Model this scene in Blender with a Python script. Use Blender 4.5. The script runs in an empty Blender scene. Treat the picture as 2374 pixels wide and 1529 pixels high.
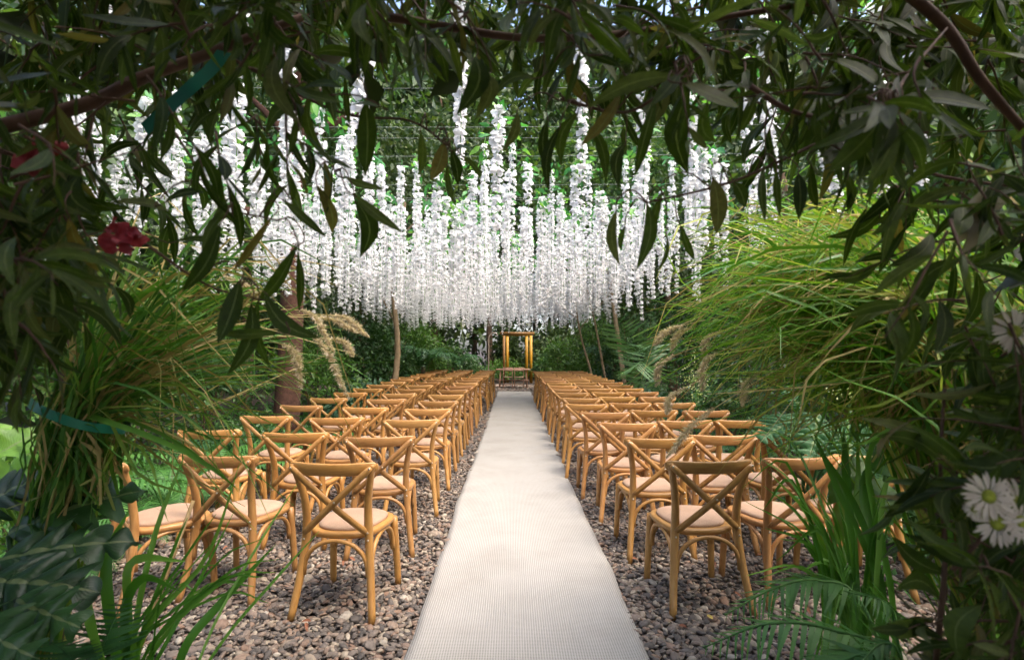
import bpy, math, random
import numpy as np
from mathutils import Vector, Matrix
R = math.radians
random.seed(7)
rng = np.random.default_rng(11)
sc = bpy.context.scene
col = sc.collection

# ------------------------------------------------------------------ camera
FPX, CX, CY, CAMH, HOR = 1250.0, 1187.0, 764.5, 1.52, 811.0
PITCH = math.atan((HOR - CY) / FPX)
cam_d = bpy.data.cameras.new('camera')
cam = bpy.data.objects.new('camera', cam_d); col.objects.link(cam)
cam.location = (0, 0, CAMH)
cam.rotation_euler = (R(90) + PITCH, 0, 0)
cam_d.sensor_width = 36; cam_d.lens = 36 * FPX / 2374
cam_d.clip_start = 0.02; cam_d.clip_end = 2000
cam_d.dof.use_dof = True; cam_d.dof.focus_distance = 4.2; cam_d.dof.aperture_fstop = 3.4
sc.camera = cam

# ------------------------------------------------------------------ sky, sun, exposure
SUN_EL, SUN_AZ = R(60), R(125)          # azimuth clockwise from +Y
w = bpy.data.worlds.new('World'); sc.world = w; w.use_nodes = True
nt = w.node_tree; bg = nt.nodes['Background']
sky = nt.nodes.new('ShaderNodeTexSky'); sky.sky_type = 'NISHITA'; sky.sun_disc = False
sky.sun_elevation = SUN_EL; sky.sun_rotation = SUN_AZ
sky.dust_density = 4.0; sky.ozone_density = 0.4; sky.air_density = 0.8
nt.links.new(sky.outputs[0], bg.inputs[0]); bg.inputs[1].default_value = 0.15
sun_d = bpy.data.lights.new('sun', 'SUN'); sun_d.energy = 0.75; sun_d.angle = R(55); sun_d.color = (1, .95, .87)
sun = bpy.data.objects.new('sun', sun_d); col.objects.link(sun)
sdir = Vector((math.sin(SUN_AZ) * math.cos(SUN_EL), math.cos(SUN_AZ) * math.cos(SUN_EL), math.sin(SUN_EL)))
sun.rotation_euler = sdir.to_track_quat('Z', 'Y').to_euler()
sun.location = sdir * 60
vs = sc.view_settings
sc.display_settings.display_device = 'sRGB'
vs.view_transform = 'Standard'; vs.look = 'None'; vs.gamma = 1.0; vs.use_curve_mapping = False
vs.exposure = 2.2
try: vs.use_white_balance = True; vs.white_balance_temperature = 6620
except Exception: pass
cy = sc.cycles
cy.use_denoising = True
try: cy.denoiser = 'OPENIMAGEDENOISE'
except Exception: pass
cy.use_adaptive_sampling = True; cy.adaptive_threshold = 0.03
cy.max_bounces = 6; cy.diffuse_bounces = 5; cy.glossy_bounces = 1; cy.transmission_bounces = 4; cy.transparent_max_bounces = 4
cy.caustics_reflective = False; cy.caustics_refractive = False
cy.sample_clamp_indirect = 6.0

# ------------------------------------------------------------------ helpers
CP, SP = math.cos(PITCH), math.sin(PITCH)
def P(px, py, d):
    """place at depth d (metres ahead) on the sight line of a photograph pixel"""
    a, b = (px - CX) / FPX, (CY - py) / FPX
    fy, fz = CP - b * SP, SP + b * CP
    t = d / fy
    return np.array((a * t, d, CAMH + fz * t))

def mk(name, V, F, mat=None, smooth=False, UV=None):
    """F: list of (M,k) int arrays; UV: per-vertex (N,2)"""
    V = np.asarray(V, dtype=np.float32).reshape(-1, 3)
    if isinstance(F, np.ndarray): F = [F]
    F = [np.asarray(f, dtype=np.int32) for f in F if len(f)]
    me = bpy.data.meshes.new(name)
    loops = np.concatenate([f.ravel() for f in F]); tot = np.concatenate([np.full(len(f), f.shape[1], np.int32) for f in F])
    st = np.concatenate(([0], np.cumsum(tot)[:-1])).astype(np.int32)
    me.vertices.add(len(V)); me.vertices.foreach_set('co', V.ravel())
    me.loops.add(len(loops)); me.loops.foreach_set('vertex_index', loops)
    me.polygons.add(len(tot)); me.polygons.foreach_set('loop_start', st)
    try: me.polygons.foreach_set('loop_total', tot)
    except Exception: pass
    if smooth: me.polygons.foreach_set('use_smooth', np.ones(len(tot), dtype=bool))
    if UV is not None:
        ul = me.uv_layers.new(name='UVMap')
        ul.data.foreach_set('uv', np.asarray(UV, np.float32)[loops].ravel())
    me.update(calc_edges=True)
    if mat: me.materials.append(mat)
    return me

def rep(tv, tf, M, O):
    """replicate template verts/faces with matrices M (n,3,3) and offsets O (n,3)"""
    tv = np.asarray(tv); n = len(O)
    V = np.einsum('nij,vj->nvi', M, tv) + O[:, None, :]
    F = (tf[None] + (np.arange(n) * len(tv))[:, None, None]).reshape(-1, tf.shape[1])
    return V.reshape(-1, 3), F

class MB:
    def __init__(s): s.V, s.F, s.U, s.n = [], [], [], 0
    def add(s, V, F, UV=None):
        V = np.asarray(V, float).reshape(-1, 3)
        if isinstance(F, np.ndarray): F = [F]
        for f in F: s.F.append(np.asarray(f) + s.n)
        s.V.append(V); s.n += len(V)
        s.U.append(np.zeros((len(V), 2)) if UV is None else np.asarray(UV))
        return s
    def mesh(s, name, mat, smooth=True, uv=False):
        return mk(name, np.concatenate(s.V), s.F, mat, smooth, np.concatenate(s.U) if uv else None)

def box(mb, c, s, rot=None):
    x, y, z = np.array(s) / 2
    v = np.array([[-x,-y,-z],[x,-y,-z],[x,y,-z],[-x,y,-z],[-x,-y,z],[x,-y,z],[x,y,z],[-x,y,z]])
    if rot is not None: v = v @ np.array(rot).T
    mb.add(v + np.array(c), np.array([[0,3,2,1],[4,5,6,7],[0,1,5,4],[1,2,6,5],[2,3,7,6],[3,0,4,7]]))
    return mb

def tube(mb, pts, rad, n=8, caps=True):
    pts = np.asarray(pts, float); k = len(pts); rad = np.broadcast_to(np.asarray(rad, float), (k,))
    T = np.gradient(pts, axis=0); T /= np.linalg.norm(T, axis=1)[:, None] + 1e-9
    ref = np.array([0, 0, 1.]) if abs(T[0][2]) < .8 else np.array([1., 0, 0])
    a = np.arange(n) / n * 2 * math.pi; V = []
    for i in range(k):
        u = np.cross(T[i], ref); u /= np.linalg.norm(u) + 1e-9; v = np.cross(u, T[i]); ref = v if i else v
        V.append(pts[i] + rad[i] * (np.cos(a)[:, None] * u + np.sin(a)[:, None] * v))
    V = np.concatenate(V)
    F = [[i*n+j, i*n+(j+1) % n, (i+1)*n+(j+1) % n, (i+1)*n+j] for i in range(k-1) for j in range(n)]
    Fs = [np.array(F)[:, ::-1]]
    if caps: Fs.append(np.array([list(range(n))])); Fs.append(np.array([list(range((k-1)*n, k*n))[::-1]]))
    mb.add(V, Fs); return mb

def spline(pts, n):
    """Catmull-Rom through pts"""
    pts = np.asarray(pts, float)
    p = np.concatenate(([2*pts[0]-pts[1]], pts, [2*pts[-1]-pts[-2]]))
    out = []
    for s in np.linspace(0, len(pts)-1, n):
        i = min(int(s), len(pts)-2); t = s - i
        a, b, c, d = p[i], p[i+1], p[i+2], p[i+3]
        out.append(.5*((2*b)+(-a+c)*t+(2*a-5*b+4*c-d)*t*t+(-a+3*b-3*c+d)*t**3))
    return np.array(out)

def unit(v): v = np.asarray(v, float); return v / (np.linalg.norm(v, axis=-1, keepdims=True) + 1e-9)
def frames(d, up, sx, sy=None, sz=None):
    """columns x,y,z: y along d, z near up"""
    y = unit(d); z = up - (up * y).sum(-1, keepdims=True) * y; z = unit(z); x = np.cross(y, z)
    sy = sx if sy is None else sy; sz = sx if sz is None else sz
    f = lambda s: np.broadcast_to(np.asarray(s, float), (len(y),))[:, None]
    return np.stack([x * f(sx), y * f(sy), z * f(sz)], axis=-1)

def leaf_t(width=.26, seg=6, curl=.18, fold=.25, sickle=0., peak=.45, wav=0., seed=0, lob=0.):
    """leaf of length 1 along +Y; three verts across"""
    r = np.random.default_rng(seed); V, U = [], []
    for i in range(seg + 1):
        t = i / seg
        wd = width * .5 * (math.sin(math.pi * t ** (math.log(.5) / math.log(peak))) ** .85 if 0 < t < 1 else .02)
        wd *= 1 + lob * math.sin(t * 19 + seed * 1.7)
        z = -curl * t * t; x = sickle * math.sin(t * math.pi) ; wv = wav * math.sin(t * 17 + seed)
        V += [(x - wd, t, z + fold * wd + wv * wd), (x, t, z), (x + wd, t, z + fold * wd - wv * wd)]
        U += [(0, t), (.5, t), (1, t)]
    F = []
    for i in range(seg):
        a = i * 3
        F += [[a, a+1, a+4, a+3], [a+1, a+2, a+5, a+4]]
    return np.array(V), np.array(F), np.array(U)

# ------------------------------------------------------------------ materials
def base_mat(name):
    m = bpy.data.materials.new(name); m.use_nodes = True
    t = m.node_tree; return m, t, t.nodes['Principled BSDF'], t.nodes['Material Output']
def N(t, typ, **kw):
    n = t.nodes.new(typ)
    for k, v in kw.items(): setattr(n, k, v)
    return n
def math_n(t, op, a, b=None):
    n = N(t, 'ShaderNodeMath', operation=op)
    for i, x in enumerate((a, b)):
        if x is None: continue
        if isinstance(x, (int, float)): n.inputs[i].default_value = x
        else: t.links.new(x, n.inputs[i])
    return n.outputs[0]
def rnd(t):
    g = N(t, 'ShaderNodeNewGeometry'); o = N(t, 'ShaderNodeObjectInfo')
    return math_n(t, 'FRACT', math_n(t, 'ADD', g.outputs['Random Per Island'], o.outputs['Random']))
def ramp(t, fac, stops):
    r = N(t, 'ShaderNodeValToRGB'); e = r.color_ramp.elements
    while len(e) < len(stops): e.new(.5)
    for i, (p, c) in enumerate(stops): e[i].position = p; e[i].color = (*c, 1)
    t.links.new(fac, r.inputs[0]); return r.outputs[0]
def noise(t, scale, detail=3, vec=None, rough=.6, kind='Object'):
    c = N(t, 'ShaderNodeTexCoord'); n = N(t, 'ShaderNodeTexNoise')
    n.inputs['Scale'].default_value = scale; n.inputs['Detail'].default_value = detail; n.inputs['Roughness'].default_value = rough
    t.links.new(vec if vec is not None else c.outputs[kind], n.inputs['Vector']); return n.outputs[0]
def mixc(t, fac, a, b, mode='MIX'):
    n = N(t, 'ShaderNodeMix', data_type='RGBA', blend_type=mode)
    for s, x in ((0, fac), (6, a), (7, b)):
        if isinstance(x, (int, float)): n.inputs[s].default_value = x
        elif isinstance(x, tuple): n.inputs[s].default_value = (*x, 1)
        else: t.links.new(x, n.inputs[s])
    return n.outputs[2]
def bump(t, b, h, strength=.3, dist=.01):
    n = N(t, 'ShaderNodeBump'); n.inputs['Strength'].default_value = strength; n.inputs['Distance'].default_value = dist
    t.links.new(h, n.inputs['Height']); t.links.new(n.outputs[0], b.inputs['Normal']); return n

def leaf_mat(name, stops, rough=.42, trans=.3, tcol=1.5, vein=False, spec=.45, scale=9.):
    m, t, b, out = base_mat(name)
    c = ramp(t, rnd(t), stops)
    if vein:
        nz = noise(t, scale, 3)
        c = mixc(t, 1.0, c, ramp(t, nz, [(.3, (.72, .74, .7)), (.7, (1.2, 1.18, 1.1))]), 'MULTIPLY')
        uv = N(t, 'ShaderNodeUVMap'); s = N(t, 'ShaderNodeSeparateXYZ'); t.links.new(uv.outputs[0], s.inputs[0])
        dx = math_n(t, 'ABSOLUTE', math_n(t, 'SUBTRACT', s.outputs[0], .5))
        rib = math_n(t, 'LESS_THAN', dx, .035)
        c = mixc(t, math_n(t, 'MULTIPLY', rib, .55), c, (.20, .24, .10))
        side = math_n(t, 'SINE', math_n(t, 'MULTIPLY', math_n(t, 'ADD', s.outputs[1], math_n(t, 'MULTIPLY', dx, -.45)), 130.))
        bump(t, b, math_n(t, 'ADD', math_n(t, 'MULTIPLY', side, .3), math_n(t, 'MULTIPLY', rib, -1.)), .22, .002)
    t.links.new(c, b.inputs['Base Color']); b.inputs['Roughness'].default_value = rough
    b.inputs['Specular IOR Level'].default_value = spec
    tr = N(t, 'ShaderNodeBsdfTranslucent'); mx = N(t, 'ShaderNodeMixShader'); mx.inputs[0].default_value = trans
    tc = mixc(t, 1.0, c, (tcol * 1.05, tcol * 1.15, tcol * .5), 'MULTIPLY')
    t.links.new(tc, tr.inputs[0]); t.links.new(b.outputs[0], mx.inputs[1]); t.links.new(tr.outputs[0], mx.inputs[2])
    t.links.new(mx.outputs[0], out.inputs[0]); return m

M = {}
M['arch_leaf'] = leaf_mat('olive_leaf', [(0, (.022, .040, .006)), (.5, (.042, .074, .010)), (.85, (.068, .104, .022)), (.96, (.11, .115, .05)), (1, (.16, .12, .03))], .42, .40, 1.7, True, .2)
M['hedge'] = leaf_mat('added_shade_leaf', [(0, (.018, .03, .009)), (1, (.04, .06, .018))], .5, .12, 1.2)  # leaves of the hedge and tree added for shade
M['wood_leaf'] = leaf_mat('woodland_leaf', [(0, (.025, .05, .015)), (.6, (.045, .085, .022)), (1, (.085, .115, .033))], .55, .25, 1.4)
M['tree_leaf'] = leaf_mat('tree_leaf', [(0, (.03, .07, .018)), (.6, (.05, .11, .025)), (1, (.10, .16, .03))], .5, .3, 1.5)
M['shrub_dark'] = leaf_mat('dark_shrub_leaf', [(0, (.03, .075, .024)), (.7, (.05, .125, .034)), (1, (.085, .17, .046))], .4, .25, 1.4)
M['shrub_mid'] = leaf_mat('mid_shrub_leaf', [(0, (.05, .12, .024)), (.7, (.085, .19, .035)), (1, (.15, .25, .05))], .45, .3, 1.5)
M['shrub_blue'] = leaf_mat('bluish_shrub_leaf', [(0, (.045, .12, .065)), (1, (.10, .19, .11))], .42, .2, 1.3)
M['fern'] = leaf_mat('fern_leaf', [(0, (.045, .14, .028)), (.7, (.065, .20, .038)), (1, (.11, .25, .055))], .5, .3, 1.4)
M['fern_dark'] = leaf_mat('dark_fern_leaf', [(0, (.032, .105, .034)), (1, (.055, .155, .05))], .45, .2, 1.3)
M['philo'] = leaf_mat('philodendron_leaf', [(0, (.014, .046, .014)), (1, (.036, .10, .026))], .36, .15, 1.2, True, .4)
M['bright'] = leaf_mat('bright_broad_leaf', [(0, (.10, .24, .025)), (1, (.16, .32, .04))], .35, .3, 1.3, True)
M['strap'] = leaf_mat('strap_leaf', [(0, (.06, .19, .02)), (.7, (.10, .27, .03)), (1, (.16, .33, .05))], .38, .3, 1.4)
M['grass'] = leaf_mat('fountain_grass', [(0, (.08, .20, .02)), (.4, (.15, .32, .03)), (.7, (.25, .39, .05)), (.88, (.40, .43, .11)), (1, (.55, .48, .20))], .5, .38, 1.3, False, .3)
M['grass_shade'] = leaf_mat('fountain_grass_shaded', [(0, (.04, .13, .02)), (.5, (.085, .21, .028)), (.85, (.17, .26, .045)), (1, (.36, .31, .12))], .5, .34, 1.3, False, .25)  # darker copy of the fountain grass for the left bundle, shade in its colour
M['straw'] = leaf_mat('dry_grass', [(0, (.24, .18, .06)), (.6, (.42, .33, .13)), (1, (.60, .48, .24))], .6, .2, 1.2, False, .2)
M['plume'] = leaf_mat('seed_plume', [(0, (.50, .40, .30)), (1, (.75, .64, .52))], .7, .3, 1.2, False, .1)
M['fan_leaf'] = leaf_mat('fan_lobed_leaf', [(0, (.025, .085, .03)), (1, (.045, .13, .045))], .5, .2, 1.3, True, .3)
M['palm'] = leaf_mat('palm_leaf', [(0, (.07, .17, .06)), (1, (.13, .25, .10))], .4, .25, 1.4)
M['garland_leaf'] = leaf_mat('silk_leaf', [(0, (.03, .16, .045)), (.5, (.06, .24, .06)), (.8, (.14, .34, .07)), (1, (.22, .42, .10))], .5, .35, 1.4)
M['cover'] = leaf_mat('ground_cover_leaf', [(0, (.03, .10, .02)), (1, (.08, .22, .04))], .5, .25, 1.4)

def simple(name, c, rough=.6, nscale=0, namp=.25, bstr=0, metal=0., spec=.4):
    m, t, b, out = base_mat(name)
    b.inputs['Roughness'].default_value = rough; b.inputs['Metallic'].default_value = metal; b.inputs['Specular IOR Level'].default_value = spec
    if nscale:
        nz = noise(t, nscale, 5)
        cc = mixc(t, 1., tuple(c), ramp(t, nz, [(.25, (1-namp,)*3), (.75, (1+namp,)*3)]), 'MULTIPLY')
        t.links.new(cc, b.inputs['Base Color'])
        if bstr: bump(t, b, nz, bstr, .01)
    else: b.inputs['Base Color'].default_value = (*c, 1)
    return m
M['bark'] = simple('bark', (.16, .10, .06), .9, 14, .45, .8)
M['bark_red'] = simple('red_fibrous_bark', (.09, .042, .028), .95, 22, .5, 1.)
M['bark_pale'] = simple('pale_stem', (.30, .22, .13), .8, 12, .3, .4)
M['twig'] = simple('twig', (.10, .05, .028), .7, 30, .3)
M['pole'] = simple('arch_pole_wood', (.07, .04, .025), .75, 12, .4, .4)
M['ribbon'] = simple('green_ribbon', (.008, .16, .085), .35)
M['soil'] = simple('soil', (.035, .024, .016), .95, 6, .5, .6)
M['wire'] = simple('wire', (.22, .24, .22), .5)
M['ochre'] = simple('ochre_paint', (.38, .19, .010), .5, 5, .15)
M['brownpaint'] = simple('brown_paint', (.16, .075, .014), .6, 6, .25)
M['tablewood'] = simple('rustic_table_wood', (.44, .25, .17), .55, 9, .3, .2)
M['metal'] = simple('screw_metal', (.55, .48, .38), .3, metal=.9)
M['hook'] = simple('hook_metal', (.25, .2, .15), .5)
M['bamboo'] = simple('bamboo', (.24, .16, .06), .5, 9, .35)
M['red'] = leaf_mat('red_petal', [(0, (.24, .018, .03)), (1, (.38, .04, .055))], .5, .3, 1.2)
M['daisy'] = leaf_mat('daisy_petal', [(0, (.50, .42, .36)), (1, (.66, .58, .50))], .6, .25, 1.05)
M['daisy_eye'] = simple('daisy_eye', (.22, .25, .02), .8, 60, .4, .8)
M['yellow_leaf'] = simple('yellow_fallen_leaf', (.48, .36, .08), .6, 20, .3)
M['dry_leaf'] = simple('dry_brown_leaf', (.20, .075, .035), .7, 20, .35)
M['umbel'] = leaf_mat('pale_umbel', [(0, (.4, .5, .15)), (1, (.7, .75, .4))], .6, .3, 1.1)

# white silk blossoms
m, t, b, out = base_mat('white_silk_petal')
b.inputs['Base Color'].default_value = (.92, .92, .925, 1); b.inputs['Roughness'].default_value = .7; b.inputs['Specular IOR Level'].default_value = .15
tr = N(t, 'ShaderNodeBsdfTranslucent'); tr.inputs[0].default_value = (.93, .93, .935, 1)
mx = N(t, 'ShaderNodeMixShader'); mx.inputs[0].default_value = .5
t.links.new(b.outputs[0], mx.inputs[1]); t.links.new(tr.outputs[0], mx.inputs[2]); t.links.new(mx.outputs[0], out.inputs[0])
M['petal'] = m

# honey wood for the chairs
def wood(name, scl):
    m, t, b, out = base_mat(name)
    tc = N(t, 'ShaderNodeTexCoord'); mp = N(t, 'ShaderNodeMapping'); mp.inputs['Scale'].default_value = scl
    oi = N(t, 'ShaderNodeObjectInfo'); off = N(t, 'ShaderNodeVectorMath', operation='ADD')
    t.links.new(tc.outputs['Object'], mp.inputs[0]); t.links.new(mp.outputs[0], off.inputs[0])
    cb = N(t, 'ShaderNodeCombineXYZ'); t.links.new(math_n(t, 'MULTIPLY', oi.outputs['Random'], 50.), cb.inputs[0]); t.links.new(cb.outputs[0], off.inputs[1])
    g = noise(t, 1.4, 5, off.outputs[0], .6)
    c = ramp(t, g, [(.25, (.36, .175, .048)), (.5, (.46, .238, .072)), (.78, (.545, .305, .10))])
    c = mixc(t, 1., c, ramp(t, oi.outputs['Random'], [(0, (.90, .89, .87)), (1, (1.06, 1.05, 1.04))]), 'MULTIPLY')
    c = mixc(t, 1., c, oi.outputs['Color'], 'MULTIPLY')
    dirt = noise(t, 6, 4)
    c = mixc(t, 1., c, ramp(t, dirt, [(.3, (.84, .80, .74)), (.6, (1, 1, 1))]), 'MULTIPLY')
    t.links.new(c, b.inputs['Base Color'])
    t.links.new(ramp(t, dirt, [(.3, (.46,)*3), (.7, (.30,)*3)]), b.inputs['Roughness'])
    bump(t, b, g, .08, .002); return m
M['honey'] = wood('honey_wood', (42, 42, 6)); M['honey_x'] = wood('honey_wood_cross', (6, 42, 42))
# seat pad: beige-pink linen
m, t, b, out = base_mat('pink_beige_linen')
v = N(t, 'ShaderNodeTexVoronoi'); v.inputs['Scale'].default_value = 260
tc = N(t, 'ShaderNodeTexCoord'); t.links.new(tc.outputs['Object'], v.inputs['Vector'])
nz = noise(t, 5, 3)
oi = N(t, 'ShaderNodeObjectInfo')
c = mixc(t, 1., ramp(t, nz, [(.3, (.35, .23, .152)), (.7, (.435, .292, .200))]), ramp(t, v.outputs['Distance'], [(0, (.82,)*3), (.7, (1.08,)*3)]), 'MULTIPLY')
c = mixc(t, 1., c, ramp(t, oi.outputs['Random'], [(0, (.9,)*3), (1, (1.06,)*3)]), 'MULTIPLY')
t.links.new(c, b.inputs['Base Color']); b.inputs['Roughness'].default_value = .85; b.inputs['Specular IOR Level'].default_value = .2
bump(t, b, v.outputs['Distance'], .35, .002)
M['linen'] = m
# pebbles
m, t, b, out = base_mat('river_pebble')
c = ramp(t, rnd(t), [(0, (.10, .092, .088)), (.2, (.155, .138, .128)), (.4, (.215, .185, .165)), (.58, (.27, .215, .18)), (.72, (.30, .20, .15)), (.82, (.34, .28, .225)), (.94, (.41, .36, .29)), (1, (.50, .46, .40))])
nz = noise(t, 45, 4)
c = mixc(t, 1., c, ramp(t, nz, [(.3, (.52, .50, .47)), (.7, (.92, .88, .82))]), 'MULTIPLY')
t.links.new(c, b.inputs['Base Color']); b.inputs['Roughness'].default_value = .68; b.inputs['Specular IOR Level'].default_value = .25
bump(t, b, nz, .2, .003)
M['pebble'] = m
# woven runner
m, t, b, out = base_mat('woven_runner')
tc = N(t, 'ShaderNodeTexCoord'); s = N(t, 'ShaderNodeSeparateXYZ'); t.links.new(tc.outputs['Object'], s.inputs[0])
f = 2 * math.pi / .0185
a1 = math_n(t, 'SINE', math_n(t, 'MULTIPLY', math_n(t, 'ADD', s.outputs[0], s.outputs[1]), f / 1.414))
a2 = math_n(t, 'SINE', math_n(t, 'MULTIPLY', math_n(t, 'SUBTRACT', s.outputs[0], s.outputs[1]), f / 1.414))
h = math_n(t, 'MULTIPLY', a1, a2)
nz = noise(t, 2.2, 5); nf = noise(t, 90, 2)
c = ramp(t, h, [(-.0, (.58, .55, .52)), (.5, (.80, .775, .745)), (1, (.83, .805, .78))])
hn = math_n(t, 'ADD', math_n(t, 'MULTIPLY', h, .5), .5)
c = ramp(t, hn, [(.0, (.155, .145, .128)), (.38, (.36, .343, .313)), (.9, (.43, .410, .376))])
c = mixc(t, 1., c, ramp(t, nz, [(.28, (.88, .87, .85)), (.5, (.98, .98, .97)), (.65, (1.02, 1.02, 1.02))]), 'MULTIPLY')
c = mixc(t, 1., c, ramp(t, nf, [(.22, (.75, .73, .7)), (.34, (1, 1, 1))]), 'MULTIPLY')
t.links.new(c, b.inputs['Base Color']); b.inputs['Roughness'].default_value = .9; b.inputs['Specular IOR Level'].default_value = .1
bump(t, b, hn, .5, .004)
M['runner'] = m

# ------------------------------------------------------------------ scene-graph helpers
def tag(o, label=None, cat=None, group=None, kind=None):
    if label: o['label'] = label
    if cat: o['category'] = cat
    if group: o['group'] = group
    if kind: o['kind'] = kind
    return o
def obj(name, me, parent=None, loc=None, mtx=None):
    o = bpy.data.objects.new(name, me); col.objects.link(o)
    if parent: o.parent = parent
    if mtx is not None: o.matrix_local = mtx
    elif loc is not None: o.location = loc
    return o
def empty(name, loc=(0, 0, 0), rz=0.):
    o = bpy.data.objects.new(name, None); col.objects.link(o); o.location = loc; o.rotation_euler = (0, 0, rz)
    o.empty_display_size = .1; return o
def m4(m3, o):
    x = Matrix.Identity(4)
    for i in range(3):
        for j in range(3): x[i][j] = float(m3[i][j])
        x[i][3] = float(o[i])
    return x
def copy_tree(o, parent=None):
    c = o.copy(); col.objects.link(c); c.parent = parent
    for ch in list(o.children): copy_tree(ch, c)
    return c
ORD = ['first','second','third','fourth','fifth','sixth','seventh','eighth','ninth','tenth','eleventh','twelfth','thirteenth','fourteenth','fifteenth','sixteenth','seventeenth','eighteenth','nineteenth','twentieth','twenty-first','twenty-second','twenty-third','twenty-fourth','twenty-fifth','twenty-sixth','twenty-seventh','twenty-eighth','twenty-ninth','thirtieth'] + [f'{t}-{u}' for t in ('thirty', 'forty') for u in ('first', 'second', 'third', 'fourth', 'fifth', 'sixth', 'seventh', 'eighth', 'ninth')]

# ------------------------------------------------------------------ ground, gravel, runner
def grid(x0, x1, y0, y1, nx, ny, zf):
    xs, ys = np.linspace(x0, x1, nx), np.linspace(y0, y1, ny)
    X, Y = np.meshgrid(xs, ys); V = np.stack([X, Y, zf(X, Y)], -1).reshape(-1, 3)
    i = np.arange((ny-1)*nx).reshape(ny-1, nx)[:, :-1].ravel()
    return V, np.stack([i, i+1, i+nx+1, i+nx], -1)
V, F = grid(-400, 400, -60, 800, 81, 87, lambda X, Y: 0*X - .03)
tag(obj('ground', mk('ground', V, F, M['soil'])), kind='structure')
GX0, GX1, GY0, GY1 = -3.05, 2.75, 1.1, 23.5
V, F = grid(GX0, GX1, GY0, GY1, 30, 100, lambda X, Y: -.012 + .006*np.sin(X*5+Y*3))
gravel = tag(obj('gravel_bed', mk('gravel_bed', V, F, simple('gravel_base', (.075, .06, .052), .95, 40, .5, .5))), kind='structure')
RX0, RX1, RY0, RY1 = -.526, .674, -.6, 19.5
def ico(level):
    g = (1+5**.5)/2
    v = [(-1,g,0),(1,g,0),(-1,-g,0),(1,-g,0),(0,-1,g),(0,1,g),(0,-1,-g),(0,1,-g),(g,0,-1),(g,0,1),(-g,0,-1),(-g,0,1)]
    f = [(0,11,5),(0,5,1),(0,1,7),(0,7,10),(0,10,11),(1,5,9),(5,11,4),(11,10,2),(10,7,6),(7,1,8),(3,9,4),(3,4,2),(3,2,6),(3,6,8),(3,8,9),(4,9,5),(2,4,11),(6,2,10),(8,6,7),(9,8,1)]
    v = [unit(np.array(x, float)) for x in v]
    for _ in range(level):
        c, nf = {}, []
        def mid(a, b):
            k = (min(a, b), max(a, b))
            if k not in c: c[k] = len(v); v.append(unit(v[a] + v[b]))
            return c[k]
        for a, b, d in f:
            x, y, z = mid(a, b), mid(b, d), mid(d, a); nf += [(a,x,z),(b,y,x),(d,z,y),(x,y,z)]
        f = nf
    return np.array(v), np.array(f)
def pebble_t(level, seed):
    v, f = ico(level); r = np.random.default_rng(seed)
    k = r.normal(size=(4, 3)); ph = r.uniform(0, 6, 4)
    s = 1 + .13 * np.sin(v @ k.T * 1.6 + ph).sum(1) / 1.5
    v = v * s[:, None]; v[:, 0] += .12 * v[:, 1] ** 2 * r.normal(); return v, f
def pebble_set(y0, y1, pitch, x0=GX0, x1=GX1):
    xs, ys = np.arange(x0, x1, pitch), np.arange(y0, y1, pitch)
    X, Y = np.meshgrid(xs, ys); p = np.stack([X.ravel(), Y.ravel()], -1)
    p += rng.uniform(-.5, .5, p.shape) * pitch * 1.1
    ex = rng.choice(len(p), int(len(p) * .28)); p = np.concatenate([p, p[ex] + rng.normal(0, pitch*.4, (len(ex), 2))])
    z = rng.uniform(-.006, .010, len(p)); z[-len(ex):] += .010
    keep = ~((p[:, 0] > RX0 + .02) & (p[:, 0] < RX1 - .02) & (p[:, 1] < RY1))
    vis = np.abs(p[:, 0]) < 1.02 * p[:, 1] + .2
    keep &= vis
    return np.concatenate([p, z[:, None]], 1)[keep]
def pebble_mats(n, base):
    a = rng.uniform(0, 2*math.pi, n); tx = rng.normal(0, .35, n); 
    d = np.stack([np.cos(a), np.sin(a), tx], -1); up = np.stack([rng.normal(0, .35, n), rng.normal(0, .35, n), np.ones(n)], -1)
    s = base * np.exp(rng.normal(0, .30, n))
    return frames(d, up, s * rng.uniform(.62, .95, n), s * rng.uniform(1.0, 1.45, n), s * rng.uniform(.34, .6, n))
peb_meshes = [mk('pebble', *pebble_t(1, k), M['pebble'], True) for k in range(8)]
near = pebble_set(1.9, 3.6, .0285)
order = np.argsort(np.hypot(near[:, 0], near[:, 1]) + (np.abs(near[:, 0]) > .9 * near[:, 1]) * 9 + (near[:, 1] < 2.6) * 9)
near = near[order]
PM = pebble_mats(len(near), .0168)
for i in range(300):
    obj('pebble', peb_meshes[i % 8], gravel, mtx=m4(PM[i], near[i]))
mb = MB()
rest_idx = np.arange(300, len(near))
for k in range(8):
    ii = rest_idx[k::8]; tv, tf = pebble_t(1, k); mb.add(*rep(tv, tf, PM[ii], near[ii]))
for (y0, y1, pt, bs) in ((3.6, 7.4, .0325, .0188), (7.4, 23.4, .058, .033)):
    pp = pebble_set(y0, y1, pt); Q = pebble_mats(len(pp), bs)
    for k in range(6):
        tv, tf = pebble_t(0, 20 + k); mb.add(*rep(tv, tf, Q[k::6], pp[k::6]))
tag(obj('pebbles', mb.mesh('pebbles', M['pebble']), gravel), kind='stuff')

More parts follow.
